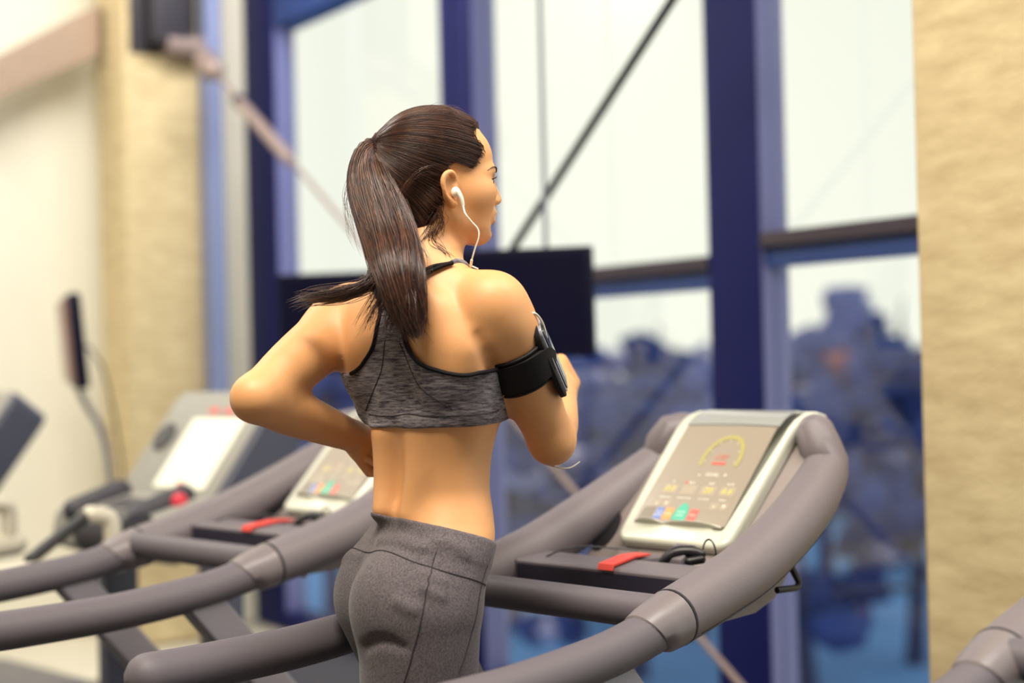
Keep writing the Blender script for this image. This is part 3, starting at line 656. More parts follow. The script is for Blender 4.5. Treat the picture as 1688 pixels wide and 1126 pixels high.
class Grid:
    def __init__(s, lo, hi, h):
        s.lo = np.array(lo, float); s.h = h; s.n = np.ceil((np.array(hi) - s.lo) / h).astype(int) + 1
        s.ax = [s.lo[i] + h * np.arange(s.n[i]) for i in range(3)]
    def eval(s, prims, band=.03):
        D = np.full(s.n, .5, np.float32)
        for p in prims:
            m = p.k + band; i0 = np.maximum(0, np.floor((p.lo - m - s.lo) / s.h).astype(int)); i1 = np.minimum(s.n, np.ceil((p.hi + m - s.lo) / s.h).astype(int) + 1)
            if (i1 <= i0).any(): continue
            sl = tuple(slice(a, b) for a, b in zip(i0, i1))
            X = s.ax[0][sl[0]][:, None, None].astype(np.float32); Y = s.ax[1][sl[1]][None, :, None].astype(np.float32); Z = s.ax[2][sl[2]][None, None, :].astype(np.float32)
            d = p.fn(X, Y, Z)
            if p.op == 'u': D[sl] = smin(D[sl], d, p.k)
            elif p.op == 's': D[sl] = smax(D[sl], -d, p.k)
            elif p.op == 'd': D[sl] += d                  # direct displacement field
        return D
    def xyz(s): return s.ax[0][:, None, None], s.ax[1][None, :, None], s.ax[2][None, None, :]
    def sample(s, D, P):
        q = (np.asarray(P) - s.lo) / s.h; i = np.clip(np.floor(q).astype(int), 0, s.n - 2); f = np.clip(q - i, 0, 1); r = 0
        for dx in (0, 1):
            for dy in (0, 1):
                for dz in (0, 1):
                    w = (f[:, 0] if dx else 1 - f[:, 0]) * (f[:, 1] if dy else 1 - f[:, 1]) * (f[:, 2] if dz else 1 - f[:, 2]); r = r + w * D[i[:, 0] + dx, i[:, 1] + dy, i[:, 2] + dz]
        return r
    def grad(s, D, P, e=None):
        e = e or s.h; P = np.asarray(P, float); g = np.zeros_like(P)
        for i in range(3):
            o = np.zeros(3); o[i] = e; g[:, i] = s.sample(D, P + o) - s.sample(D, P - o)
        return g / np.maximum(np.linalg.norm(g, axis=1, keepdims=True), 1e-9)
    def snap(s, D, P, off=0, it=6):
        P = np.array(P, float)
        for _ in range(it): P = P - s.grad(D, P) * (s.sample(D, P) - off)[:, None]
        return P
    def mesh(s, D):
        """naive surface nets -> verts, quads"""
        I = D < 0; n = s.n
        corners = [(a, b, c) for a in (0, 1) for b in (0, 1) for c in (0, 1)]
        sl = lambda a, b, c: (slice(a, n[0] - 1 + a), slice(b, n[1] - 1 + b), slice(c, n[2] - 1 + c))
        cnt = np.zeros(n - 1, np.int8)
        for c in corners: cnt += I[sl(*c)]
        act = (cnt > 0) & (cnt < 8); idx = np.argwhere(act); vid = np.full(n - 1, -1, np.int32); vid[act] = np.arange(len(idx))
        V = {c: D[idx[:, 0] + c[0], idx[:, 1] + c[1], idx[:, 2] + c[2]] for c in corners}
        acc = np.zeros((len(idx), 3)); w = np.zeros(len(idx))
        for a in corners:
            for ax in range(3):
                if a[ax]: continue
                b = list(a); b[ax] = 1; b = tuple(b); va, vb = V[a], V[b]; cr = (va < 0) != (vb < 0)
                t = np.where(cr, va / np.where(cr, va - vb, 1), 0); p = np.array(a, float)[None, :].repeat(len(idx), 0); p[:, ax] = t
                acc += p * cr[:, None]; w += cr
        verts = s.lo + (idx + acc / w[:, None]) * s.h
        quads = []
        for ax in range(3):
            o1, o2 = [(1, 2), (2, 0), (0, 1)][ax]
            d0 = [slice(0, -1) if i == ax else slice(1, -1) for i in range(3)]; d1 = [slice(1, None) if i == ax else slice(1, -1) for i in range(3)]
            A, B = I[tuple(d0)], I[tuple(d1)]; e = np.argwhere(A != B); flip = A[e[:, 0], e[:, 1], e[:, 2]]
            base = e.copy(); base[:, o1] += 1; base[:, o2] += 1
            def g(a, b): q = base.copy(); q[:, o1] += a; q[:, o2] += b; return vid[q[:, 0], q[:, 1], q[:, 2]]
            Q = np.stack([g(-1, -1), g(0, -1), g(0, 0), g(-1, 0)], 1); Q[~flip] = Q[~flip][:, ::-1]; quads.append(Q)
        return verts, np.concatenate(quads)
def mesh_obj(name, V, F, m, parent=None, smooth=True):
    me = bpy.data.meshes.new(name); used = np.unique(F); mp = np.full(len(V), -1); mp[used] = np.arange(len(used)); V = V[used]; F = mp[F]
    me.vertices.add(len(V)); me.vertices.foreach_set('co', V.astype(np.float32).ravel()); k = F.shape[1]
    me.loops.add(F.size); me.loops.foreach_set('vertex_index', F.astype(np.int32).ravel()); me.polygons.add(len(F)); me.polygons.foreach_set('loop_start', np.arange(0, F.size, k, dtype=np.int32))
    me.polygons.foreach_set('use_smooth', np.ones(len(F), bool)) if smooth else None
    me.update(calc_edges=True); me.validate(); me.materials.append(m)
    o = bpy.data.objects.new(name, me); COL.objects.link(o)
    if parent: o.parent = parent
    return o
def relax(V, F, it=2, lam=.5):
    V = V.copy(); E = np.concatenate([F[:, [0, 1]], F[:, [1, 2]], F[:, [2, 3]], F[:, [3, 0]]])
    for _ in range(it):
        acc = np.zeros_like(V); c = np.zeros(len(V)); 
        for k in range(3): acc[:, k] = np.bincount(E[:, 0], V[E[:, 1], k], len(V)) + np.bincount(E[:, 1], V[E[:, 0], k], len(V))
        c = np.bincount(E[:, 0], minlength=len(V)) + np.bincount(E[:, 1], minlength=len(V)); ok = c > 0
        V[ok] += lam * (acc[ok] / c[ok][:, None] - V[ok])
    return V
# ------------------------------------------------------------------ the running woman: body
def fr(al):
    a = math.radians(al); return np.array([math.sin(a), math.cos(a), 0]), np.array([math.cos(a), -math.sin(a), 0])   # facing, right
UP = np.array([0, 0, 1.])
DB = 2.36
def row(y, px, a, bb, bf, al, dp=DB):
    p = at(px, y, dp); return (p[2], p[0], p[1], a, bb, bf, al)
TORSO = [row(452, 702, .060, .050, .045, 40), row(475, 699, .090, .062, .055, 40), row(505, 698, .118, .076, .07, 41), row(550, 700, .131, .090, .09, 42), row(600, 703, .135, .094, .098, 42),
         row(650, 709, .129, .092, .098, 43), row(700, 715, .116, .084, .086, 45), row(755, 719, .100, .072, .076, 50), row(800, 721, .096, .069, .074, 54), row(850, 716, .114, .078, .084, 59),
         row(890, 707, .138, .092, .092, 63), row(930, 697, .153, .098, .092, 66), row(970, 689, .158, .098, .084, 67), row(1010, 685, .150, .092, .076, 67), row(1048, 680, .12, .075, .066, 67)]
FT, RT = fr(42); FP, RP = fr(67)
TC = at(700, 580, DB); PC = at(694, 985, DB)
SR, SL = at(812, 505, 2.275), at(578, 522, 2.455)         # shoulder joints
ER, EL = at(909, 724, 2.385), at(424, 656, 2.275)         # elbows
WR, WL = at(927, 645, 2.60), at(588, 722, 2.455)          # wrists
NB, NT = at(703, 462, 2.345), at(722, 370, 2.365)         # neck
P_torso = [loftz(TORSO, 0, 2.25)]
# rib cage sides / latissimus, scapulae, spine groove
for s, S_ in ((1, SR), (-1, SL)):
    sc = TC + RT * s * .076 - FT * .066 + UP * .025
    P_torso.append(ell(sc, (.05, .02, .07), (nrm(RT * s + FT * .45 + UP * .1), nrm(FT - RT * s * .4), UP), .05))
    P_torso.append(chain([TC + RT * s * .118 - FT * .02 + UP * .0, TC + RT * s * .112 - FT * .015 - UP * .09], [.034, .018], .04))
    P_torso.append(ell(TC + FT * .082 + RT * s * .062 - UP * .062, (.056, .045, .055), (RT, FT, UP), .03))     # breast
sp = [at(652, 520, 2.25), at(655, 600, 2.25), at(660, 700, 2.26), at(652, 790, 2.27), at(640, 845, 2.275)]
# glutes
for s in (1, -1):
    P_torso.append(ell(PC + RP * s * .072 - FP * (.058 if s > 0 else .034) + UP * .006, (.074, .076, .084), (RP, FP, UP), .028))
# thighs, calves, feet (right leg carries, left swings forward)
HR, HL = PC + RP * .080 - UP * .03 - FP * .030, PC - RP * .080 - UP * .03 - FP * .022
GZ = .185
KR = np.array([HR[0] - .01, HR[1], .64]) + FP * .0; AR = np.array([HR[0] - .03, HR[1], .275]) - FP * .05
KL = np.array([HL[0], HL[1], .66]) + FP * .20; AL = KL + FP * (-.02) + np.array([0, 0, -.385])
P_leg = []
for H, K, A, s in ((HR, KR, AR, 1), (HL, KL, AL, -1)):
    mid = (H + K) / 2
    P_leg.append(chain([H + UP * .02, H * .72 + K * .28 - RP * s * .006, mid + FP * .008, K * .85 + H * .15, K], [.092, .087, .074, .056, .05], .03 if s > 0 else .022, 14))
    P_leg.append(chain([K, K * .7 + A * .3 - FP * .015, (K + A) / 2 - FP * .006, A], [.05, .053, .042, .032], .015, 12))
    P_leg.append(chain([A, A - UP * .045 - FP * .02, A - UP * .055 + FP * .07, A - UP * .062 + FP * .14], [.03, .03, .028, .02], .012))
P_core = P_torso + P_leg
# crease between the buttocks and under them
cl = [PC - FP * .150 + UP * .06, PC - FP * .158 + UP * .0, PC - FP * .14 - UP * .06, PC - FP * .10 - UP * .10]
P_core.append(chain(cl, [.006, .012, .016, .02], .018, 10, op='s'))
def sdf_at(prims, P):
    P = np.asarray(P, float); X, Y, Z = P[:, 0], P[:, 1], P[:, 2]; D = np.full(len(P), .5)
    for p in prims:
        d = p.fn(X, Y, Z); D = smin(D, d, p.k) if p.op == 'u' else smax(D, -d, p.k)
    return D
def hit0(px, py):
    dep = np.arange(2.0, 2.7, .002); P = CAM + ray(px, py)[None] * dep[:, None]; v = sdf_at(P_core, P); return P[np.argmax(v < .001)] if (v < .001).any() else P[np.argmin(v)]
P_core.append(chain([hit0(*p) for p in ((603, 1066), (622, 1057), (642, 1058), (664, 1067))], [.002, .0055, .005, .001], .022, 9, op='s'))
P_core.append(chain(sp, [.004, .006, .008, .010, .005], .06, 12, op='s'))
# erector columns beside the lumbar spine
P_core.append(chain([at(690, 700, 2.285), at(690, 780, 2.292), at(676, 845, 2.292)], [.018, .02, .016], .03, 8))
P_core.append(chain([at(632, 720, 2.335), at(634, 790, 2.335), at(628, 840, 2.32)], [.018, .018, .014], .03, 8))
# neck and trapezius
P_neck = [chain([NB - UP * .02, NB * .5 + NT * .5, NT], [.056, .050, .051], .03, 8)]
P_neck.append(chain([NB + UP * .02 - FT * .012, NB * .55 + SR * .45 + UP * .012 - FT * .01, SR + UP * .014], [.044, .036, .032], .03, 8))
P_neck.append(chain([NB + UP * .02 - FT * .012, NB * .55 + SL * .45 + UP * .012 - FT * .01, SL + UP * .014], [.044, .036, .032], .03, 8))
# arms
P_arm = []
def arm(S_, E_, W_, s):
    ax = nrm(E_ - S_)
    P_arm.append(ell(S_ + ax * .03 + RT * s * .006, (.052, .052, .072), (RT, FT, nrm(UP * -1)) if False else (np.cross(ax, nrm(np.cross(ax, UP))), nrm(np.cross(ax, UP)), ax), .035))
    P_arm.append(chain([S_, S_ + (E_ - S_) * .35, S_ + (E_ - S_) * .65, S_ + (E_ - S_) * .92, E_], [.050, .049, .0455, .038, .035], .02, 12))
    f = nrm(W_ - E_); el = nrm(ax - f)
    P_arm.append(ell(E_ + el * .012, (.026, .026, .026), None, .02))               # olecranon
    P_arm.append(chain([E_, E_ + (W_ - E_) * .25, E_ + (W_ - E_) * .6, W_], [.036, .040, .034, .0255], .02, 12))
arm(SR, ER, WR, 1); arm(SL, EL, WL, -1)
# crease where the right arm leaves the back
def hit1(px, py):
    dep = np.arange(2.0, 2.7, .002); P = CAM + ray(px, py)[None] * dep[:, None]; v = sdf_at(P_core + P_neck + P_arm, P); return P[np.argmax(v < .0)] if (v < .0).any() else P[np.argmin(v)]
cr = [hit1(*p) for p in ((787, 556), (797, 576), (806, 592), (812, 606))]
P_arm.append(chain(cr, [.0003, .003, .006, .008], .018, 9, op='s'))
# fists
def fist(W_, d, nrm_palm, thumb, sc=1.0):
    d = nrm(d); n = nrm(nrm_palm - d * (nrm_palm @ d)); t = nrm(np.cross(n, d)); t = t if t @ thumb > 0 else -t; out = []
    m = lambda a, b, c: W_ + (d * a + n * b + t * c) * sc           # along, palmward, thumbward
    out.append(chain([m(-.01, 0, 0), m(.02, 0, 0)], [.026 * sc, .027 * sc], .012))
    for c0, c1 in ((-.027, -.021), (-.008, -.007), (.011, .008), (.029, .023)): out.append(cap(m(.018, .002, c1), m(.074, -.002, c0), .0165 * sc, .0135 * sc, .011))
    out.append(ell(m(.04, .010, .022), (.026 * sc, .016 * sc, .018 * sc), (d, n, t), .012))
    for c, L, r in ((-.028, .85, .0088), (-.009, .97, .0095), (.011, 1.0, .0098), (.030, .95, .0095)):
        k0, k1, k2, k3 = m(.076, .000, c), m(.082, .034 * L, c), m(.052, .046 * L, c * .92), m(.036, .026 * L, c * .9)
        out.append(cap(k0, k1, (r + .0022) * sc, (r + .0008) * sc, .004)); out.append(cap(k1, k2, (r + .0005) * sc, r * sc, .003)); out.append(cap(k2, k3, r * sc, (r - .001) * sc, .003))
    out.append(cap(m(.022, .014, .034), m(.052, .034, .046), .0125 * sc, .0115 * sc, .006)); out.append(cap(m(.052, .034, .046), m(.074, .050, .026), .0108 * sc, .0088 * sc, .004))
    return out
dR = nrm(WR - ER); P_hr = fist(WR, nrm(dR + UP * .22 + np.array([.06, 0, 0])), -RT + UP * -.1, UP, .90)
dL = nrm(WL - EL); P_hl = fist(WL, nrm(dL - UP * .55 + FT * .1), RT, UP - FT * .2, .84)

# ------------------------------------------------------------------ head (own frame: x forward, y right, z up)
FH, RH = fr(78); HC = at(728, 282, 2.375)
UH = UP
def H(x, y, z): return HC + FH * x + RH * y + UH * z
AX = (FH, RH, UH)
HROWS = []
for z, front, back, w in ((.062, .060, -.060, .056), (.045, .0735, -.07, .0655), (.02, .0815, -.075, .071), (-.005, .0825, -.074, .0715), (-.022, .079, -.07, .070), (-.045, .0795, -.055, .0665), (-.066, .0795, -.03, .061),
                          (-.085, .077, -.006, .054), (-.100, .072, .012, .043), (-.111, .062, .022, .031), (-.117, .051, .03, .021)):
    c = (front + back) / 2; p = H(c, 0, z); HROWS.append((p[2], p[0], p[1], w, (front - back) / 2, (front - back) / 2, 78))
P_head = [loftz(HROWS, .01, 2.35)]
P_head.append(ell(H(-.012, 0, .018), (.086, .071, .078), AX, .02))
P_head.append(chain([H(-.012, .052, -.055), H(.012, .049, -.083), H(.043, .032, -.099), H(.060, .012, -.104)], [.018, .015, .013, .012], .02, 10))       # jaw
P_head.append(chain([H(-.012, -.052, -.055), H(.012, -.049, -.083), H(.043, -.032, -.099), H(.060, -.012, -.104)], [.018, .015, .013, .012], .02, 10))
P_head.append(ell(H(.061, 0, -.1025), (.0165, .018, .0140), AX, .016))                      # chin
for s in (1, -1):
    P_head.append(ell(H(.050, s * .044, -.040), (.026, .018, .020), AX, .035))             # cheekbone
    P_head.append(ell(H(.089, s * .031, -.019), (.014, .0165, .0095), AX, .014, op='s'))  # eye socket
    P_head.append(ell(H(.0665, s * .031, -.0205), (.0125, .0125, .012), None, .004))      # lid ball
    P_head.append(chain([H(.078, s * .012, -.004), H(.0755, s * .032, -.001), H(.064, s * .048, -.006)], [.005, .005, .004], .014, 6))   # brow
    P_head.append(ell(H(.083, s * .0115, -.0505), (.009, .0075, .0065), AX, .006))        # ala
P_head.append(chain([H(.077, 0, -.008), H(.0815, 0, -.022), H(.088, 0, -.037), H(.0915, 0, -.0465)], [.0070, .0070, .0070, .0074], .012, 8))     # nose
P_head.append(ell(H(.076, 0, -.073), (.010, .022, .017), AX, .012))                       # muzzle
P_head.append(ell(H(.0825, 0, -.0685), (.0060, .018, .0052), AX, .005)); P_head.append(ell(H(.0795, 0, -.0825), (.0068, .016, .0058), AX, .005))    # lips
P_head.append(chain([H(.090, -.014, -.0757), H(.0915, 0, -.0757), H(.090, .014, -.0757)], [.0012, .002, .0012], .003, 6, op='s'))
P_head.append(ell(H(.083, 0, -.0945), (.007, .02, .004), AX, .01, op='s'))
# ears: tilted plate, helix rim, hollow, lobe
P_ear = []
for s in (1, -1):
    e = lambda x, y, z: H(x - .012, s * y, z - .009)
    P_ear.append(ell(e(.011, .076, -.030), (.013, .0055, .025), (nrm(FH + RH * s * -.45), nrm(RH * s + FH * .45), UH), .006))
    hel = [e(.021, .074, -.020), e(.020, .078, -.010), e(.0135, .084, -.0035), e(.004, .0885, -.007), e(-.001, .090, -.018), e(.0015, .0885, -.032), e(.008, .0845, -.045), e(.015, .079, -.053)]
    P_ear.append(chain(hel, [.003, .0036, .0042, .0045, .0045, .0042, .0042, .0055], .004, 22))
    P_ear.append(ell(e(.0165, .078, -.053), (.0065, .005, .0075), AX, .005))
    P_ear.append(ell(e(.0115, .0865, -.0265), (.0075, .007, .0145), AX, .005, op='s'))
    P_ear.append(chain([e(.0215, .0755, -.026), e(.0215, .077, -.034)], [.004, .0042], .004))
P_all = P_core + P_neck + P_arm + P_hr + P_hl + P_head + P_ear

GB = Grid((-.62, 1.95, .18), (.28, 2.92, 1.93), .0042)
D_core = GB.eval(P_core)
D_body = GB.eval(P_all)
def clip_faces(V, F, keep): c = V[F].mean(1); return F[keep(c)]
ZN = HC[2] - .135
bx = lambda c, W_, r: (np.abs(c - W_) < r).all(1)
def dist_seg(c, a, b): ab = b - a; t = np.clip(((c - a) @ ab) / (ab @ ab), 0, 1); return np.linalg.norm(c - a - t[:, None] * ab, axis=1)
handR = lambda c: ((c - WR) @ dR > -.012) & (np.linalg.norm(c - WR, axis=1) < .16)
handL = lambda c: ((c - WL) @ dL > -.012) & (np.linalg.norm(c - WL, axis=1) < .16)
VB, FB = GB.mesh(D_body); VB = relax(VB, FB, 2, .4)
def keep_body(c):
    k = c[:, 2] < ZN + .004
    for W_, d_, hd in ((WR, dR, P_hr), (WL, dL, P_hl)):
        near = np.where((np.linalg.norm(c - W_, axis=1) < .17) & ((c - W_) @ d_ > -.008))[0]
        if len(near): k[near[sdf_at(hd, c[near]) < .006]] = False
    return k
FB = clip_faces(VB, FB, keep_body)
GH = Grid(HC - np.array([.13, .13, .16]), HC + np.array([.13, .13, .12]), .0021); D_head = GH.eval(P_neck + P_head + P_ear)
VH, FH_ = GH.mesh(D_head); VH = relax(VH, FH_, 1, .3); FH_ = clip_faces(VH, FH_, lambda c: c[:, 2] > ZN)
parts = [(VB, FB), (VH, FH_)]
for W_, hd, ok in ((WR, P_hr, handR), (WL, P_hl, handL)):
    g = Grid(W_ - .14, W_ + .14, .0024); d = g.eval(P_arm + hd); v, f = g.mesh(d); v = relax(v, f, 1, .3); f = clip_faces(v, f, ok); parts.append((v, f))
off = 0; VV, FF = [], []
for v, f in parts: VV.append(v); FF.append(f + off); off += len(v)
# ------------------------------------------------------------------ the woman's clothes, hair and things worn
person = empty('person', (float(PC[0]), float(PC[1]), GZ))
tag(person, 'woman in grey sports bra and leggings running with earphones and a ponytail', 'person')
def par(o, root):
    o.parent = root; o.matrix_parent_inverse = Matrix.Translation(-Vector(ROOTLOC[root.name])); return o
ROOTLOC = {person.name: tuple(person.location)}
def sub2(o, parent): o.parent = parent; return o       # sub-part: same world coordinates as its part
def skinmat():
    m = mat('skin', (220, 162, 110), .5, sub=.15, var=.05, vscale=14, bump=.08, bscale=700); return m
M['skin'] = skinmat()
body = par(mesh_obj('body', np.concatenate(VV), np.concatenate(FF), M['skin']), person)

def fabric(name, c1, c2, sc, stretch, bump=.5, lo=.35, hi=.65, c0=None):
    m = mat(name, c1, .85, spec=.2, sub=0); nt = m.node_tree; N, Lk = nt.nodes, nt.links; b = N['Principled BSDF']
    tc = N.new('ShaderNodeTexCoord'); mp = N.new('ShaderNodeMapping'); mp.inputs['Scale'].default_value = stretch; Lk.new(tc.outputs['Object'], mp.inputs[0])
    n = N.new('ShaderNodeTexNoise'); n.inputs['Scale'].default_value = sc; n.inputs['Detail'].default_value = 5; n.inputs['Roughness'].default_value = .7; Lk.new(mp.outputs[0], n.inputs['Vector'])
    r = N.new('ShaderNodeValToRGB'); e = r.color_ramp.elements; e[0].position, e[1].position = lo, hi; e[0].color, e[1].color = rgb(*c1), rgb(*c2)
    Lk.new(n.outputs['Fac'], r.inputs[0]); Lk.new(r.outputs[0], b.inputs['Base Color'])
    bp = N.new('ShaderNodeBump'); bp.inputs['Strength'].default_value = bump; bp.inputs['Distance'].default_value = .001; Lk.new(n.outputs['Fac'], bp.inputs['Height']); Lk.new(bp.outputs[0], b.inputs['Normal'])
    b.inputs['Sheen Weight'].default_value = .15; return m
M['bra'] = fabric('heather_bra', (52, 48, 62), (158, 150, 156), 45, (1, 1, 7), .35, .36, .66)
M['legging'] = fabric('heather_legging', (60, 55, 63), (116, 108, 112), 330, (1, 1, 1), .25, .3, .7)
M['trim'] = mat('black_trim', (18, 15, 20), .7, spec=.2)
M['stitch'] = mat('dark_stitch', (44, 40, 48), .8)

def hit(px, py, D=None, g=None, d0=1.95, d1=3.0):
    """first point of the body under a photo pixel"""
    D = D_body if D is None else D; g = g or GB; dep = np.arange(d0, d1, .002); P = CAM + ray(px, py)[None, :] * dep[:, None]
    v = g.sample(D, P); i = np.argmax(v < 0) if (v < 0).any() else int(np.argmin(v)); return P[i]
def polydist(P, poly):
    """signed distance (negative inside) of 2D points to a polygon"""
    poly = np.asarray(poly, float); d = np.full(len(P), 1e9); ins = np.zeros(len(P), bool)
    for a, b in zip(poly, np.roll(poly, -1, 0)):
        e = b - a; w = P - a; t = np.clip((w @ e) / (e @ e + 1e-12), 0, 1); q = w - t[:, None] * e; d = np.minimum(d, np.sqrt((q * q).sum(1)))
        c = (a[1] > P[:, 1]) != (b[1] > P[:, 1]); ins ^= c & (P[:, 0] < (b[0] - a[0]) * (P[:, 1] - a[1]) / (b[1] - a[1] + 1e-12) + a[0])
    return np.where(ins, -d, d)
def lz(p): p = np.asarray(p); q = p - TC; return np.stack([q @ RT, q[..., 2]], -1)

# ---- sports bra: racerback panel
P_cn = P_core + P_neck
GBR = Grid(TC - np.array([.2, .2, .20]), TC + np.array([.2, .2, .2]), .0026); D_br = GBR.eval(P_cn)
path_r = [(814, 608), (804, 611), (792, 613), (762, 617), (724, 610), (694, 597), (675, 571), (667, 540), (668, 510), (679, 482), (700, 457), (722, 444), (746, 437)]
path_l = [(583, 615), (590, 611), (596, 606), (603, 597), (618, 571), (627, 536), (630, 512), (626, 490), (612, 468), (596, 456)]
neck_r = [(738, 438), (712, 441), (696, 452), (676, 474), (652, 487)]
neck_l = [(636, 478), (622, 462), (610, 450)]
tr3 = np.array([hit(x, y, D_br, GBR) for x, y in path_r]); tl3 = np.array([hit(x, y, D_br, GBR) for x, y in path_l])
nr3 = np.array([hit(x, y, D_br, GBR) for x, y in neck_r]); nl3 = np.array([hit(x, y, D_br, GBR) for x, y in neck_l])
zh = at(705, 706, 2.27)[2] - TC[2]
def sm(P, n=40): return np.array(spline(P, n))
R2, L2, N2r, N2l = lz(sm(tr3)), lz(sm(tl3)), lz(sm(nr3, 16)), lz(sm(nl3, 12))
top = .2
back_poly = [(-.3, zh), (.3, zh), (.3, R2[0][1] + .004)] + [tuple(p) for p in R2] + [(R2[-1][0] + .004, top), (N2r[0][0], top)] + [tuple(p) for p in N2r] + [tuple(p) for p in N2l] + [(N2l[-1][0], top), (L2[-1][0] - .004, top)] + [tuple(p) for p in L2[::-1]] + [(-.3, L2[0][1] - .002)]
rs = (R2[-1][0] + .004, N2r[0][0]); ls = (N2l[-1][0], L2[-1][0] - .004)
front_poly = [(-.3, zh), (.3, zh), (.3, R2[0][1] - .002), (.105, R2[0][1] - .012), (.085, R2[0][1] + .02), (rs[0], .06), (rs[0], top), (rs[1], top), (rs[1], .05), (0, -.005), (ls[0], .05), (ls[0], top), (ls[1], top), (ls[1], .06), (-.085, R2[0][1] + .02), (-.105, R2[0][1] - .012), (-.3, R2[0][1] - .002)]
near = np.argwhere(np.abs(D_br) < .02); Pn = GBR.lo + near * GBR.h; q2 = lz(Pn); ff = (Pn - TC) @ FT
fro = ff > .02 + np.maximum(0, q2[:, 1] - .09) * 0
reg = np.where(fro, polydist(q2, front_poly), polydist(q2, back_poly))
# hem follows a slight tilt
hemz = zh + .03 * (ff + .08) + .0
reg = np.maximum(reg, hemz - q2[:, 1])
Cb = np.full_like(D_br, .5); Cb[tuple(near.T)] = smax(D_br[tuple(near.T)] - .0042, reg, .0025); Cb[D_br < -.019] = .5
V, F = GBR.mesh(Cb); V = relax(V, F, 2, .35); bra = par(mesh_obj('sports_bra', V, F, M['bra']), person); bra['label'] = 'grey heather racerback sports bra'
def snapline(P, n, D, g, off): return g.snap(D, sm(np.array(P), n), off)
def trimtube(name, P, r, m, parent, seg=8): o = MB().tube([tuple(p) for p in P], r, seg).build(name, m, parent); return o
for P in (tr3, tl3): trimtube('trim', snapline(P, 70, D_br, GBR, .0045), .0034, M['trim'], bra)
for P in (nr3, nl3): trimtube('trim', snapline(P, 30, D_br, GBR, .0045), .0026, M['trim'], bra)
def pxline(pts, n, D, g, off, r, m, parent, name='seam'):
    P = np.array([hit(x, y, D, g) for x, y in pts]); return trimtube(name, snapline(P, n, D, g, off), r, m, parent, 6)
for pts in ([(640, 560), (632, 610), (617, 650), (607, 676)], [(662, 565), (690, 625), (720, 655), (748, 674)], [(612, 681), (700, 686), (780, 682), (818, 676)]): pxline(pts, 40, D_br, GBR, .0044, .0008, M['stitch'], bra)

# ---- leggings
def sm_(P, n): return np.array(spline(np.array(P), n))
GL = Grid(PC - np.array([.24, .26, .78]), PC + np.array([.26, .26, .30]), .0034)
D_l = GL.eval(P_core)
wr = []
def ridge(pts, r, rm=.0):
    P = np.array([hit(x, y) for x, y in pts]); P = GB.snap(D_body, sm(P, 10), -.001); wr.append(chain(P, [rm] + [r] * 8 + [rm], .012))
for pts, r in (([(625, 897), (655, 893), (690, 903), (712, 907)], .0045), ([(716, 893), (745, 900), (770, 915)], .003), ([(655, 992), (668, 1000), (684, 1006)], .003),
               ([(700, 948), (716, 957), (730, 962)], .003), ([(697, 968), (715, 978), (728, 984)], .0028), ([(560, 920), (580, 914), (600, 918)], .003)): ridge(pts, r)
D_l2 = GL.eval(P_core + wr)
near = np.argwhere(np.abs(D_l) < .025); Pn = GL.lo + near * GL.h
wb = (Pn - PC) @ FP
zw = at(725, 868, 2.26)[2] - .32 * (wb + .03) + .012 * np.abs((Pn - PC) @ RP) / .15
dz = np.where((Pn[:, 2] - zw) > 0, Pn[:, 2] - zw, 0)
band = np.clip((.048 - (zw - Pn[:, 2])) / .004, 0, 1) * .0012
C = np.full_like(D_l, .5); ix = tuple(near.T)
C[ix] = smax(D_l2[ix] - .0035 - band, np.maximum(Pn[:, 2] - zw, .30 - Pn[:, 2]), .003); C[D_l < -.024] = .5
V, F = GL.mesh(C); V = relax(V, F, 2, .35); leg = par(mesh_obj('leggings', V, F, M['legging']), person); leg['label'] = 'dark grey heather leggings with dark seams'
for pts in ([(734, 884), (722, 905), (711, 940), (704, 970), (695, 1017), (680, 1080), (667, 1124)], [(806, 915), (797, 940), (786, 985), (770, 1055), (753, 1110)], [(584, 909), (620, 912), (670, 924), (715, 939), (760, 951), (797, 964)]):
    P = np.array([hit(x, y, D_l, GL) for x, y in pts]); trimtube('seam', GL.snap(D_l2, sm(P, 44),   .0040), .0009, M['stitch'], leg, 6)

# ---- shoes
M['shoe'] = mat('shoe_fabric', (70, 70, 84), .7); M['sole'] = mat('shoe_sole', (225, 222, 214), .6)
for A in (AR, AL):
    sv = [cap(A - UP * .02 - FP * .01, A + UP * .01 - FP * .01, .040, .040, .01), chain([A - UP * .048 - FP * .03, A - UP * .05 + FP * .06, A - UP * .062 + FP * .15], [.038, .041, .030], .02, 8)]
    g = Grid(A - .16, A + .25, .005); D = g.eval(sv); X, Y, Z = g.xyz(); D = smax(D, (A[2] - .078 - Z), .006); D = smax(D, Z - (A[2] + .025), .004)
    v, f = g.mesh(D); so = par(mesh_obj('shoe', v, f, M['shoe']), person)
    ol = []
    for i in range(28):
        a = 2 * math.pi * i / 28; l = .045 * math.sin(a); fx = .055 + .125 * math.cos(a); ol.append((fx, l * (1.05 if fx > .05 else .85)))
    z0 = A[2] - .088
    MB().prism(ol, lambda a, b: A * np.array([1, 1, 0]) + FP * a + RP * b + UP * (z0 - .002), lambda a, b: A * np.array([1, 1, 0]) + FP * a + RP * b + UP * (z0 + .020)).build('sole', M['sole'], so, bevel=.004)

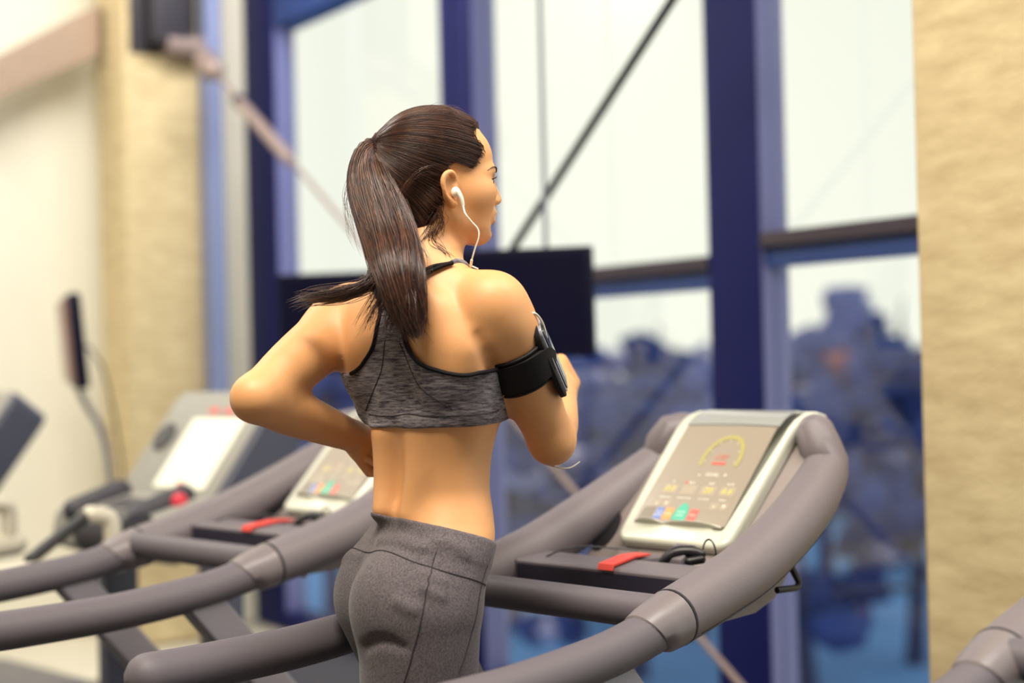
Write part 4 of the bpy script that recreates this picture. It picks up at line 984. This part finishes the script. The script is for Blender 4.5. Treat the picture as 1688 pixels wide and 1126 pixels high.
# ---- hair
def hairmat(name, ca, cb, sc=60):
    m = mat(name, ca, .32, spec=.6, var=.0, col2=cb, vscale=sc); b = m.node_tree.nodes['Principled BSDF']; b.inputs['Anisotropic'].default_value = .6; return m
M['hair'] = hairmat('brown_hair', (30, 17, 19), (52, 31, 27)); M['strand'] = hairmat('hair_strand', (28, 16, 19), (76, 46, 36), 90); M['strand2'] = hairmat('hair_strand_light', (44, 26, 25), (116, 74, 52), 60)
M['hair'].node_tree.nodes['Principled BSDF'].inputs['Roughness'].default_value = .7; M['hair'].node_tree.nodes['Principled BSDF'].inputs['Specular IOR Level'].default_value = .15
hv = [ell(H(-.010, 0, .022), (.091, .0765, .081), AX, .02), ell(H(-.045, 0, .012), (.058, .066, .072), AX, .03), ell(H(-.045, 0, -.045), (.042, .052, .05), AX, .03), chain([H(-.07, 0, .03), H(-.10, 0, .040)], [.04, .014], .03)]
D_h = GH.eval(hv); D_skinhead = D_head; D_h = smin(D_h, GH.eval(P_head + [P_neck[0]]) - .0045, .012)
near = np.argwhere(np.abs(D_h) < .02); Pn = GH.lo + near * GH.h; q = Pn - HC; hx, hy, hz = q @ FH, q @ RH, q[:, 2]
hl = [(.066, .085), (.061, .070), (.052, .060), (.048, .046), (.060, .032), (.060, .016), (.045, -.004), (.034, -.010), (.024, -.004), (.014, .001), (.003, -.002), (-.004, -.016), (-.004, -.04), (-.008, -.058), (-.018, -.078), (-.03, -.098), (-.06, -.108), (-.2, -.10), (-.2, .2), (.066, .2)]
rg = polydist(np.stack([hx, hz], 1), hl)
D_taper = np.clip((rg + .016) / .016, 0, 1) * .0042
jit = .0015 * np.sin(hz * 420) * np.cos(hx * 300 + 1)
C = np.full_like(D_h, .5); C[tuple(near.T)] = smax(D_h[tuple(near.T)] + D_taper, rg + .004 + jit, .004); C[D_h < -.019] = .5
V, F = GH.mesh(C); V = relax(V, F, 1, .3)
hair = par(mesh_obj('hair', V, F, M['hair']), person); hair['label'] = 'brown hair combed back'
rs_ = np.random.RandomState(3)
TIE = H(-.101, .004, .040)
def strands_obj(name, paths, rad, m, parent, taper=True):
    """3-sided tubes, all paths the same length -> one mesh"""
    A = np.asarray(paths); n, k = A.shape[:2]; T = np.gradient(A, axis=1); T /= np.maximum(np.linalg.norm(T, axis=2, keepdims=True), 1e-9)
    ref = np.array([.3, -.9, .31]); X = np.cross(T, ref); X /= np.maximum(np.linalg.norm(X, axis=2, keepdims=True), 1e-9); Y = np.cross(T, X)
    r = (rad * np.ones(n))[:, None] * (np.interp(np.linspace(0, 1, k), [0, .08, .8, 1], [.5, 1, 1, .25]) if taper else np.ones(k))[None, :]
    V = np.stack([A + r[..., None] * (math.cos(a) * X + math.sin(a) * Y) for a in (0, 2.094, 4.189)], 2).reshape(-1, 3)
    b = (np.arange(n)[:, None] * k + np.arange(k - 1)[None, :]) * 3; F = []
    for j in range(3): j2 = (j + 1) % 3; F.append(np.stack([b + j, b + j2, b + 3 + j2, b + 3 + j], -1).reshape(-1, 4))
    o = mesh_obj(name, V, np.concatenate(F), m, parent); o['kind'] = 'stuff'; return o
# combed strands on the cap
cen = V[F].mean(1); okv = np.where((GH.sample(D_h, cen) > -.0025))[0]
pick = cen[rs_.choice(okv, 4200)]
edge = np.abs(polydist(np.stack([(cen - HC) @ FH, cen[:, 2] - HC[2]], 1), hl) + .004) < .006; ev = np.where(edge & (GH.sample(D_h, cen) > -.006))[0]; e0 = cen[rs_.choice(ev, 1800)]; e0 = e0 + nrm(FH + UP * .1) * rs_.uniform(-.002, .011, (1800, 1)); e0 = GH.snap(D_skinhead, e0, .0006); pick = np.concatenate([pick, e0])[rs_.permutation(6000)]
def comb(P, k=15):
    out = [P]; p = P.copy(); tot = np.linalg.norm(TIE - p, axis=1)
    for i in range(1, k):
        rem = TIE - p; st = rem / (k - i); p = p + st
        push = (.0012 * np.sin(np.pi * i / (k - 1)))
        d = GH.sample(D_h, p); gr = GH.grad(D_h, p); w = np.clip((np.linalg.norm(TIE - p, axis=1)) / .03, 0, 1)
        p = p - gr * ((d - .0008) * w)[:, None]; out.append(p)
    return np.stack(out, 1)
cp = comb(pick); cp += (rs_.normal(0, .0005, (len(cp), 1, 3)))
half = len(cp) * 2 // 3
sub_s = strands_obj('combed_strands', cp[:half], rs_.uniform(.0004, .0008, half), M['strand'], None); sub2(sub_s, hair)
sub_s = strands_obj('combed_strands', cp[half:], rs_.uniform(.0003, .0006, len(cp) - half), M['strand2'], None); sub2(sub_s, hair)
# ponytail: core and strands
PT = [(629, 240, 2.357, .010), (612, 248, 2.352, .020), (607, 272, 2.345, .028), (613, 305, 2.33, .037), (628, 350, 2.305, .0405), (644, 400, 2.27, .040), (656, 450, 2.225, .036), (667, 495, 2.205, .026), (680, 535, 2.20, .012), (688, 556, 2.20, .004)]
PC3 = np.array([np.r_[at(x, y, d), r] for x, y, d, r in PT]); PTs = np.array(spline(PC3, 60))
gpt = Grid(PTs[:, :3].min(0) - .06, PTs[:, :3].max(0) + .06, .004)
core = chain(PTs[::3, :3], PTs[::3, 3] * .8, .01); D = gpt.eval([core]); v, f = gpt.mesh(D); v = relax(v, f, 2, .4)
pony = par(mesh_obj('ponytail', v, f, M['hair']), person); pony['label'] = 'long brown ponytail'
def pony_strands(n, k, spread, jit, end_lo, end_hi, seed):
    rs2 = np.random.RandomState(seed); out = []
    T = np.gradient(PTs[:, :3], axis=0); T /= np.linalg.norm(T, axis=1, keepdims=True)
    vw = nrm(ray(640, 380)); X = np.cross(T, vw); X /= np.linalg.norm(X, axis=1, keepdims=True); Y = np.cross(X, T)
    for i in range(n):
        a = rs2.uniform(0, 2 * math.pi); r0 = spread * math.sqrt(rs2.uniform(.45, 1.0)); tw = rs2.normal(0, .35); e = rs2.uniform(end_lo, end_hi)
        s = np.linspace(0, e, k); idx = s * (len(PTs) - 1); i0 = np.clip(idx.astype(int), 0, len(PTs) - 2); fr_ = (idx - i0)[:, None]
        C_ = PTs[i0, :3] * (1 - fr_) + PTs[i0 + 1, :3] * fr_; R_ = (PTs[i0, 3] * (1 - fr_[:, 0]) + PTs[i0 + 1, 3] * fr_[:, 0])
        clump = .12 * math.sin(a * 5) * np.sin(s * 7 + a * 2)
        ang = a + tw * s + clump; R2_ = R_ * r0 * (1 + .10 * np.sin(a * 7 + s * 3)) + np.maximum(0, s - .75) * rs2.normal(0, .03)
        out.append(C_ + X[i0] * (np.cos(ang) * R2_)[:, None] + Y[i0] * (np.sin(ang) * R2_ * .9)[:, None])
    A = np.array(out); A += rs2.normal(0, jit, (n, 1, 3)); w = rs2.normal(0, 1, (n, 1, 3)) * .004 * (np.linspace(0, 1, k) ** 2)[None, :, None]; return A + w
A = pony_strands(2400, 24, 1.0, .0006, .72, 1.0, 5); o = strands_obj('ponytail_strands', A, np.random.RandomState(1).uniform(.0005, .0010, len(A)), M['strand'], None); sub2(o, pony)
A = pony_strands(1100, 24, 1.03, .0008, .7, 1.0, 6); o = strands_obj('ponytail_strands', A, np.random.RandomState(2).uniform(.0004, .0008, len(A)), M['strand2'], None); sub2(o, pony)
# wisps blown over the left shoulder, loose strands at the nape
def wisps(paths, n, k, spread, seed):
    rs2 = np.random.RandomState(seed); out = []
    for i in range(n):
        P = np.array([at(*p) for p in paths[i % len(paths)]]); S_ = np.array(spline(P, k)); e = rs2.uniform(.7, 1.0)
        S2 = np.array([S_[0] + 0 * S_[0]] * k); idx = np.linspace(0, (k - 1) * e, k); i0 = np.clip(idx.astype(int), 0, k - 2); S2 = S_[i0] + (S_[i0 + 1] - S_[i0]) * (idx - i0)[:, None]
        t = np.linspace(0, 1, k)[:, None]; o1, o2 = rs2.normal(0, spread, 3), rs2.normal(0, spread * .8, 3)
        out.append(S2 + o1 * (1 - t * .4) + o2 * t * t + .002 * np.sin(t * rs2.uniform(5, 12) + rs2.uniform(0, 6)))
    return np.array(out)
A = wisps([[(625, 400, 2.25), (625, 452, 2.225), (590, 478, 2.24), (545, 487, 2.27), (505, 492, 2.29), (484, 501, 2.30)], [(630, 410, 2.25), (618, 462, 2.22), (575, 485, 2.25), (530, 492, 2.28), (492, 490, 2.29)]], 260, 20, .006, 8)
o = strands_obj('blown_strands', A, .0005, M['strand'], None); sub2(o, pony)
A = wisps([[(640, 420, 2.225), (648, 480, 2.205), (640, 520, 2.205), (622, 560, 2.215)], [(650, 430, 2.225), (672, 490, 2.195), (676, 520, 2.19), (690, 552, 2.19)], [(630, 420, 2.235), (632, 475, 2.215), (612, 515, 2.225), (598, 545, 2.24)]], 150, 18, .010, 9)
o = strands_obj('loose_ends', A, .0005, M['strand'], None); sub2(o, pony)
A = wisps([[(722, 365, 2.30), (712, 395, 2.30), (735, 420, 2.295), (748, 445, 2.30)], [(718, 350, 2.30), (702, 385, 2.30), (690, 400, 2.29)], [(725, 345, 2.295), (728, 372, 2.30), (714, 392, 2.30)]], 60, 14, .005, 10)
o = strands_obj('nape_strands', A, .00035, M['strand'], None); sub2(o, hair)
A = wisps([[(640, 232, 2.33), (680, 196, 2.33), (725, 180, 2.33), (765, 192, 2.33)], [(700, 190, 2.32), (740, 181, 2.325), (775, 196, 2.33)], [(600, 260, 2.33), (572, 320, 2.32), (578, 370, 2.30), (596, 420, 2.27)], [(640, 300, 2.29), (680, 380, 2.26), (705, 430, 2.23), (700, 480, 2.21)], [(650, 330, 2.29), (688, 285, 2.285), (725, 275, 2.28)]], 60, 16, .005, 12)
o = strands_obj('flyaway_strands', A, .00028, M['strand2'], None); sub2(o, hair)
# hair tie
T_ = nrm(PTs[4, :3] - PTs[0, :3]); X_ = nrm(np.cross(T_, [0, 1, 0.])); Y_ = np.cross(T_, X_)
MB().tube([tuple(PTs[1, :3] + .0125 * (X_ * math.cos(a) + Y_ * math.sin(a))) for a in np.linspace(0, 2 * math.pi, 25)], .0045, 8).build('hair_tie', M['trim'], pony)
# brow, lashes, eye, lips
M['brow'] = mat('brow_hair', (70, 44, 38), .6); M['eye'] = mat('eye_white', (226, 220, 214), .2); M['iris'] = mat('iris_dark', (52, 38, 36), .15); M['lip'] = mat('lip', (196, 104, 92), .35)
def headpt(x, y, z, off):
    return GH.snap(D_skinhead, np.array([H(x, y, z)]), off, 8)[0]
for s in (1, -1):
    bp_ = [headpt(.088, s * .014, -.0035, .0005), headpt(.084, s * .028, .0015, .0005), headpt(.074, s * .042, .000, .0005), headpt(.062, s * .052, -.007, .0003)]
    par(MB().tube(spline(bp_, 14), [(.0022, .0008)] * 8 + [(.0018, .0007)] * 3 + [(.001, .0006)] * 2 + [(.0003, .0003)], 8).build('eyebrow', M['brow']), person)
    ec = H(.0672, s * .031, -.0205)
    ey = par(MB().sphere(tuple(ec), .0127, 20).build('eye', M['eye']), person)
    sub2(MB().sphere(tuple(ec + FH * .0072 + RH * s * .001), .0066, 14).build('iris', M['iris']), ey)
    la = [ec + FH * .0128 * math.cos(a) + RH * s * .0136 * math.sin(a) + UP * (.0042 * math.cos(a * 1.1)) for a in np.linspace(-.9, 1.25, 14)]
    lid = sub2(MB().tube([tuple(p) for p in la], .0011, 6).build('lash_line', M['brow']), ey)
    mbl = MB()
    for i, p in enumerate(la[2:]): 
        d_ = nrm(p - ec) * np.array([1, 1, .3]); mbl.tube([tuple(p), tuple(p + d_ * .004 + UP * .0008), tuple(p + d_ * .0062 + UP * .003)], [.0004, .0003, .0001], 5)
    sub2(mbl.build('lashes', M['brow']), ey)
lp = MB(); 
# lips painted as a thin skin over the two lip volumes
gl = Grid(H(.07, 0, -.076) - .03, H(.07, 0, -.076) + .035, .0012); Dl = gl.eval([ell(H(.0826, 0, -.0687), (.0064, .0185, .0054), AX, .003), ell(H(.0797, 0, -.0824), (.0070, .0165, .0060), AX, .003), chain([H(.090, -.016, -.0757), H(.0915, 0, -.0757), H(.090, .016, -.0757)], [.0010, .0016, .0010], .003, 6, op='s')])
v, f = gl.mesh(Dl); par(mesh_obj('lips', v, f, M['lip']), person)

# ---- earphones
M['white'] = mat('white_plastic', (236, 232, 222), .3)
er = empty('earphones', tuple(at(750, 322, 2.285))); tag(er, 'white earphones worn by the running woman, cable down her cheek', 'earphones'); ROOTLOC[er.name] = tuple(er.location)
eb = H(.0075, .084, -.044)
bud = par(MB().sphere(tuple(eb), (.0075, .0065, .0085), 16).build('earbud', M['white']), er)
st = [eb + RH * .004 + FH * .003, eb + RH * .006 + FH * .008 - UP * .010, eb + RH * .006 + FH * .0105 - UP * .021]
sub2(MB().capsule([tuple(p) for p in spline(st, 8)], list(np.linspace(.0046, .0026, 8)), 10).build('stem', M['white']), bud)
c0 = st[-1]
cb = [c0, at(767, 352, 2.276), at(777, 365, 2.276), at(788, 378, 2.277), at(789, 392, 2.277), at(783, 410, 2.28), at(778, 428, 2.285), at(775, 444, 2.30), at(772, 460, 2.33)]
par(MB().tube([tuple(p) for p in spline(cb, 60)], .0013, 8).build('cable', M['white']), er)
par(MB().capsule([tuple(at(777.5, 429, 2.285)), tuple(at(776, 438, 2.292))], .0022, 8).build('cable_joint', M['white']), er)
par(MB().tube([tuple(p) for p in spline([at(756, 434, 2.36), at(768, 436, 2.34), at(778, 439, 2.315), at(788, 443, 2.30)], 16)], .0012, 8).build('cable', M['white']), er)

# ---- armband with phone
M['neo'] = mat('neoprene', (22, 20, 24), .75, bump=.2, bscale=900, spec=.3); M['neoedge'] = mat('neoprene_edge', (14, 12, 16), .6); M['phone'] = mat('phone_glass', (24, 26, 36), .15, coat=.3); M['clearwin'] = mat('clear_sleeve', (150, 152, 165), .12, coat=.5)
axU = nrm(ER - SR); bc = SR + (ER - SR) * .40
ab = empty('armband', tuple(bc)); tag(ab, 'black neoprene phone armband on the running woman\'s right upper arm', 'armband'); ROOTLOC[ab.name] = tuple(ab.location)
Xa = nrm(np.cross(axU, [0, 1., 0])); Xa = Xa if Xa[0] > 0 else -Xa; Ya = np.cross(axU, Xa); Ya = Ya if Ya[1] < 0 else -Ya      # Xa right, Ya towards the camera
def arm_r(h, a, off):
    c = bc + axU * h; d = Xa * math.cos(a) + Ya * math.sin(a); rr_ = np.arange(.015, .09, .0005); v = sdf_at(P_arm, c[None] + d[None] * rr_[:, None]); i = np.argmax(v > off); return c + d * rr_[i]
def band(h0, h1, off, name, m, skew=0, n=40):
    rings = []
    for i in range(n):
        a = 2 * math.pi * i / n; sk = skew * math.sin(a + .3); rings.append([arm_r(h0 + sk, a, .0005), arm_r(h0 + sk, a, off), arm_r((h0 + h1) / 2 + sk, a, off + .0006), arm_r(h1 + sk, a, off), arm_r(h1 + sk, a, .0005)])
    rings.append(rings[0]); return MB().loft(rings, cap=False).build(name, m, angle=60)
strap = par(band(-.028, .034, .0045, 'strap', M['neo'], 0), ab)
for h in (-.028, .034):
    sub2(MB().tube([tuple(arm_r(h, a, .0035)) for a in np.linspace(0, 2 * math.pi, 49)], .0026, 8).build('strap_edge', M['neoedge']), strap)
# pouch on the outer side
aN = math.radians(8); N_ = Xa * math.cos(aN) + Ya * math.sin(aN) * 1.0; N_ = nrm(N_ + np.array([0, 0, .0])); Wd = nrm(np.cross(axU, N_))
pcn = arm_r(.010, aN, .003); Pp = lambda a, b, o: pcn + axU * (a + 0.0) + Wd * b + N_ * (o - .9 * b * b * 8 * .1)
def pill(L, w, r, n=8): return rrect(L, w, r, n)
pouch = par(MB().prism(pill(.140, .078, .026), lambda a, b: Pp(a, b, -.006), lambda a, b: Pp(a, b, .003)).build('pouch', M['neo'], bevel=.002), ab)
sub2(MB().prism(pill(.122, .062, .012), lambda a, b: Pp(a, b, .002), lambda a, b: Pp(a, b, .0075)).build('clear_window', M['clearwin'], bevel=.0015), pouch)
ph = par(MB().prism(pill(.112, .054, .008), lambda a, b: Pp(a, b, .0072), lambda a, b: Pp(a, b, .0095)).build('phone', M['phone'], bevel=.0008), ab)
# rounded tab of the strap over the pouch edge
tab = [arm_r(h, a, .0075) for h, a in ((0, 0),)]
rings = []
for i in range(15):
    a = math.radians(150 - 128 * i / 14); ex = .009 * max(0, (i - 6) / 8); w = .025 * (1 if i < 10 else math.sqrt(max(.02, 1 - ((i - 10) / 4.05) ** 2)))
    rings.append([arm_r(.002 - w, a, .005), arm_r(.002 - w, a, .0085 + ex), arm_r(.002, a, .0095 + ex), arm_r(.002 + w, a, .0085 + ex), arm_r(.002 + w, a, .005)])
sub2(MB().loft(rings).build('strap_tab', M['neo'], angle=60), strap)
# white cable loop from the pouch top, and the loose strap end below the elbow
par(MB().tube([tuple(p) for p in spline([Pp(-.066, .01, .004), at(868, 524, 2.262), at(874, 517, 2.26), at(884, 518, 2.27), at(894, 532, 2.285), at(900, 552, 2.295), at(904, 576, 2.31)], 36)], .0019, 8).build('cable', M['white']), ab)
lo = [at(868, 728, 2.40), at(880, 748, 2.395), at(898, 763, 2.39), at(920, 771, 2.385), at(940, 771, 2.385), at(956, 761, 2.39)]
par(MB().tube([tuple(p) for p in spline(lo, 30)], [(.0032 * (1 - (i / 29) ** 3 * .8), .0012) for i in range(30)], 8).build('strap_end', M['white']), ab)
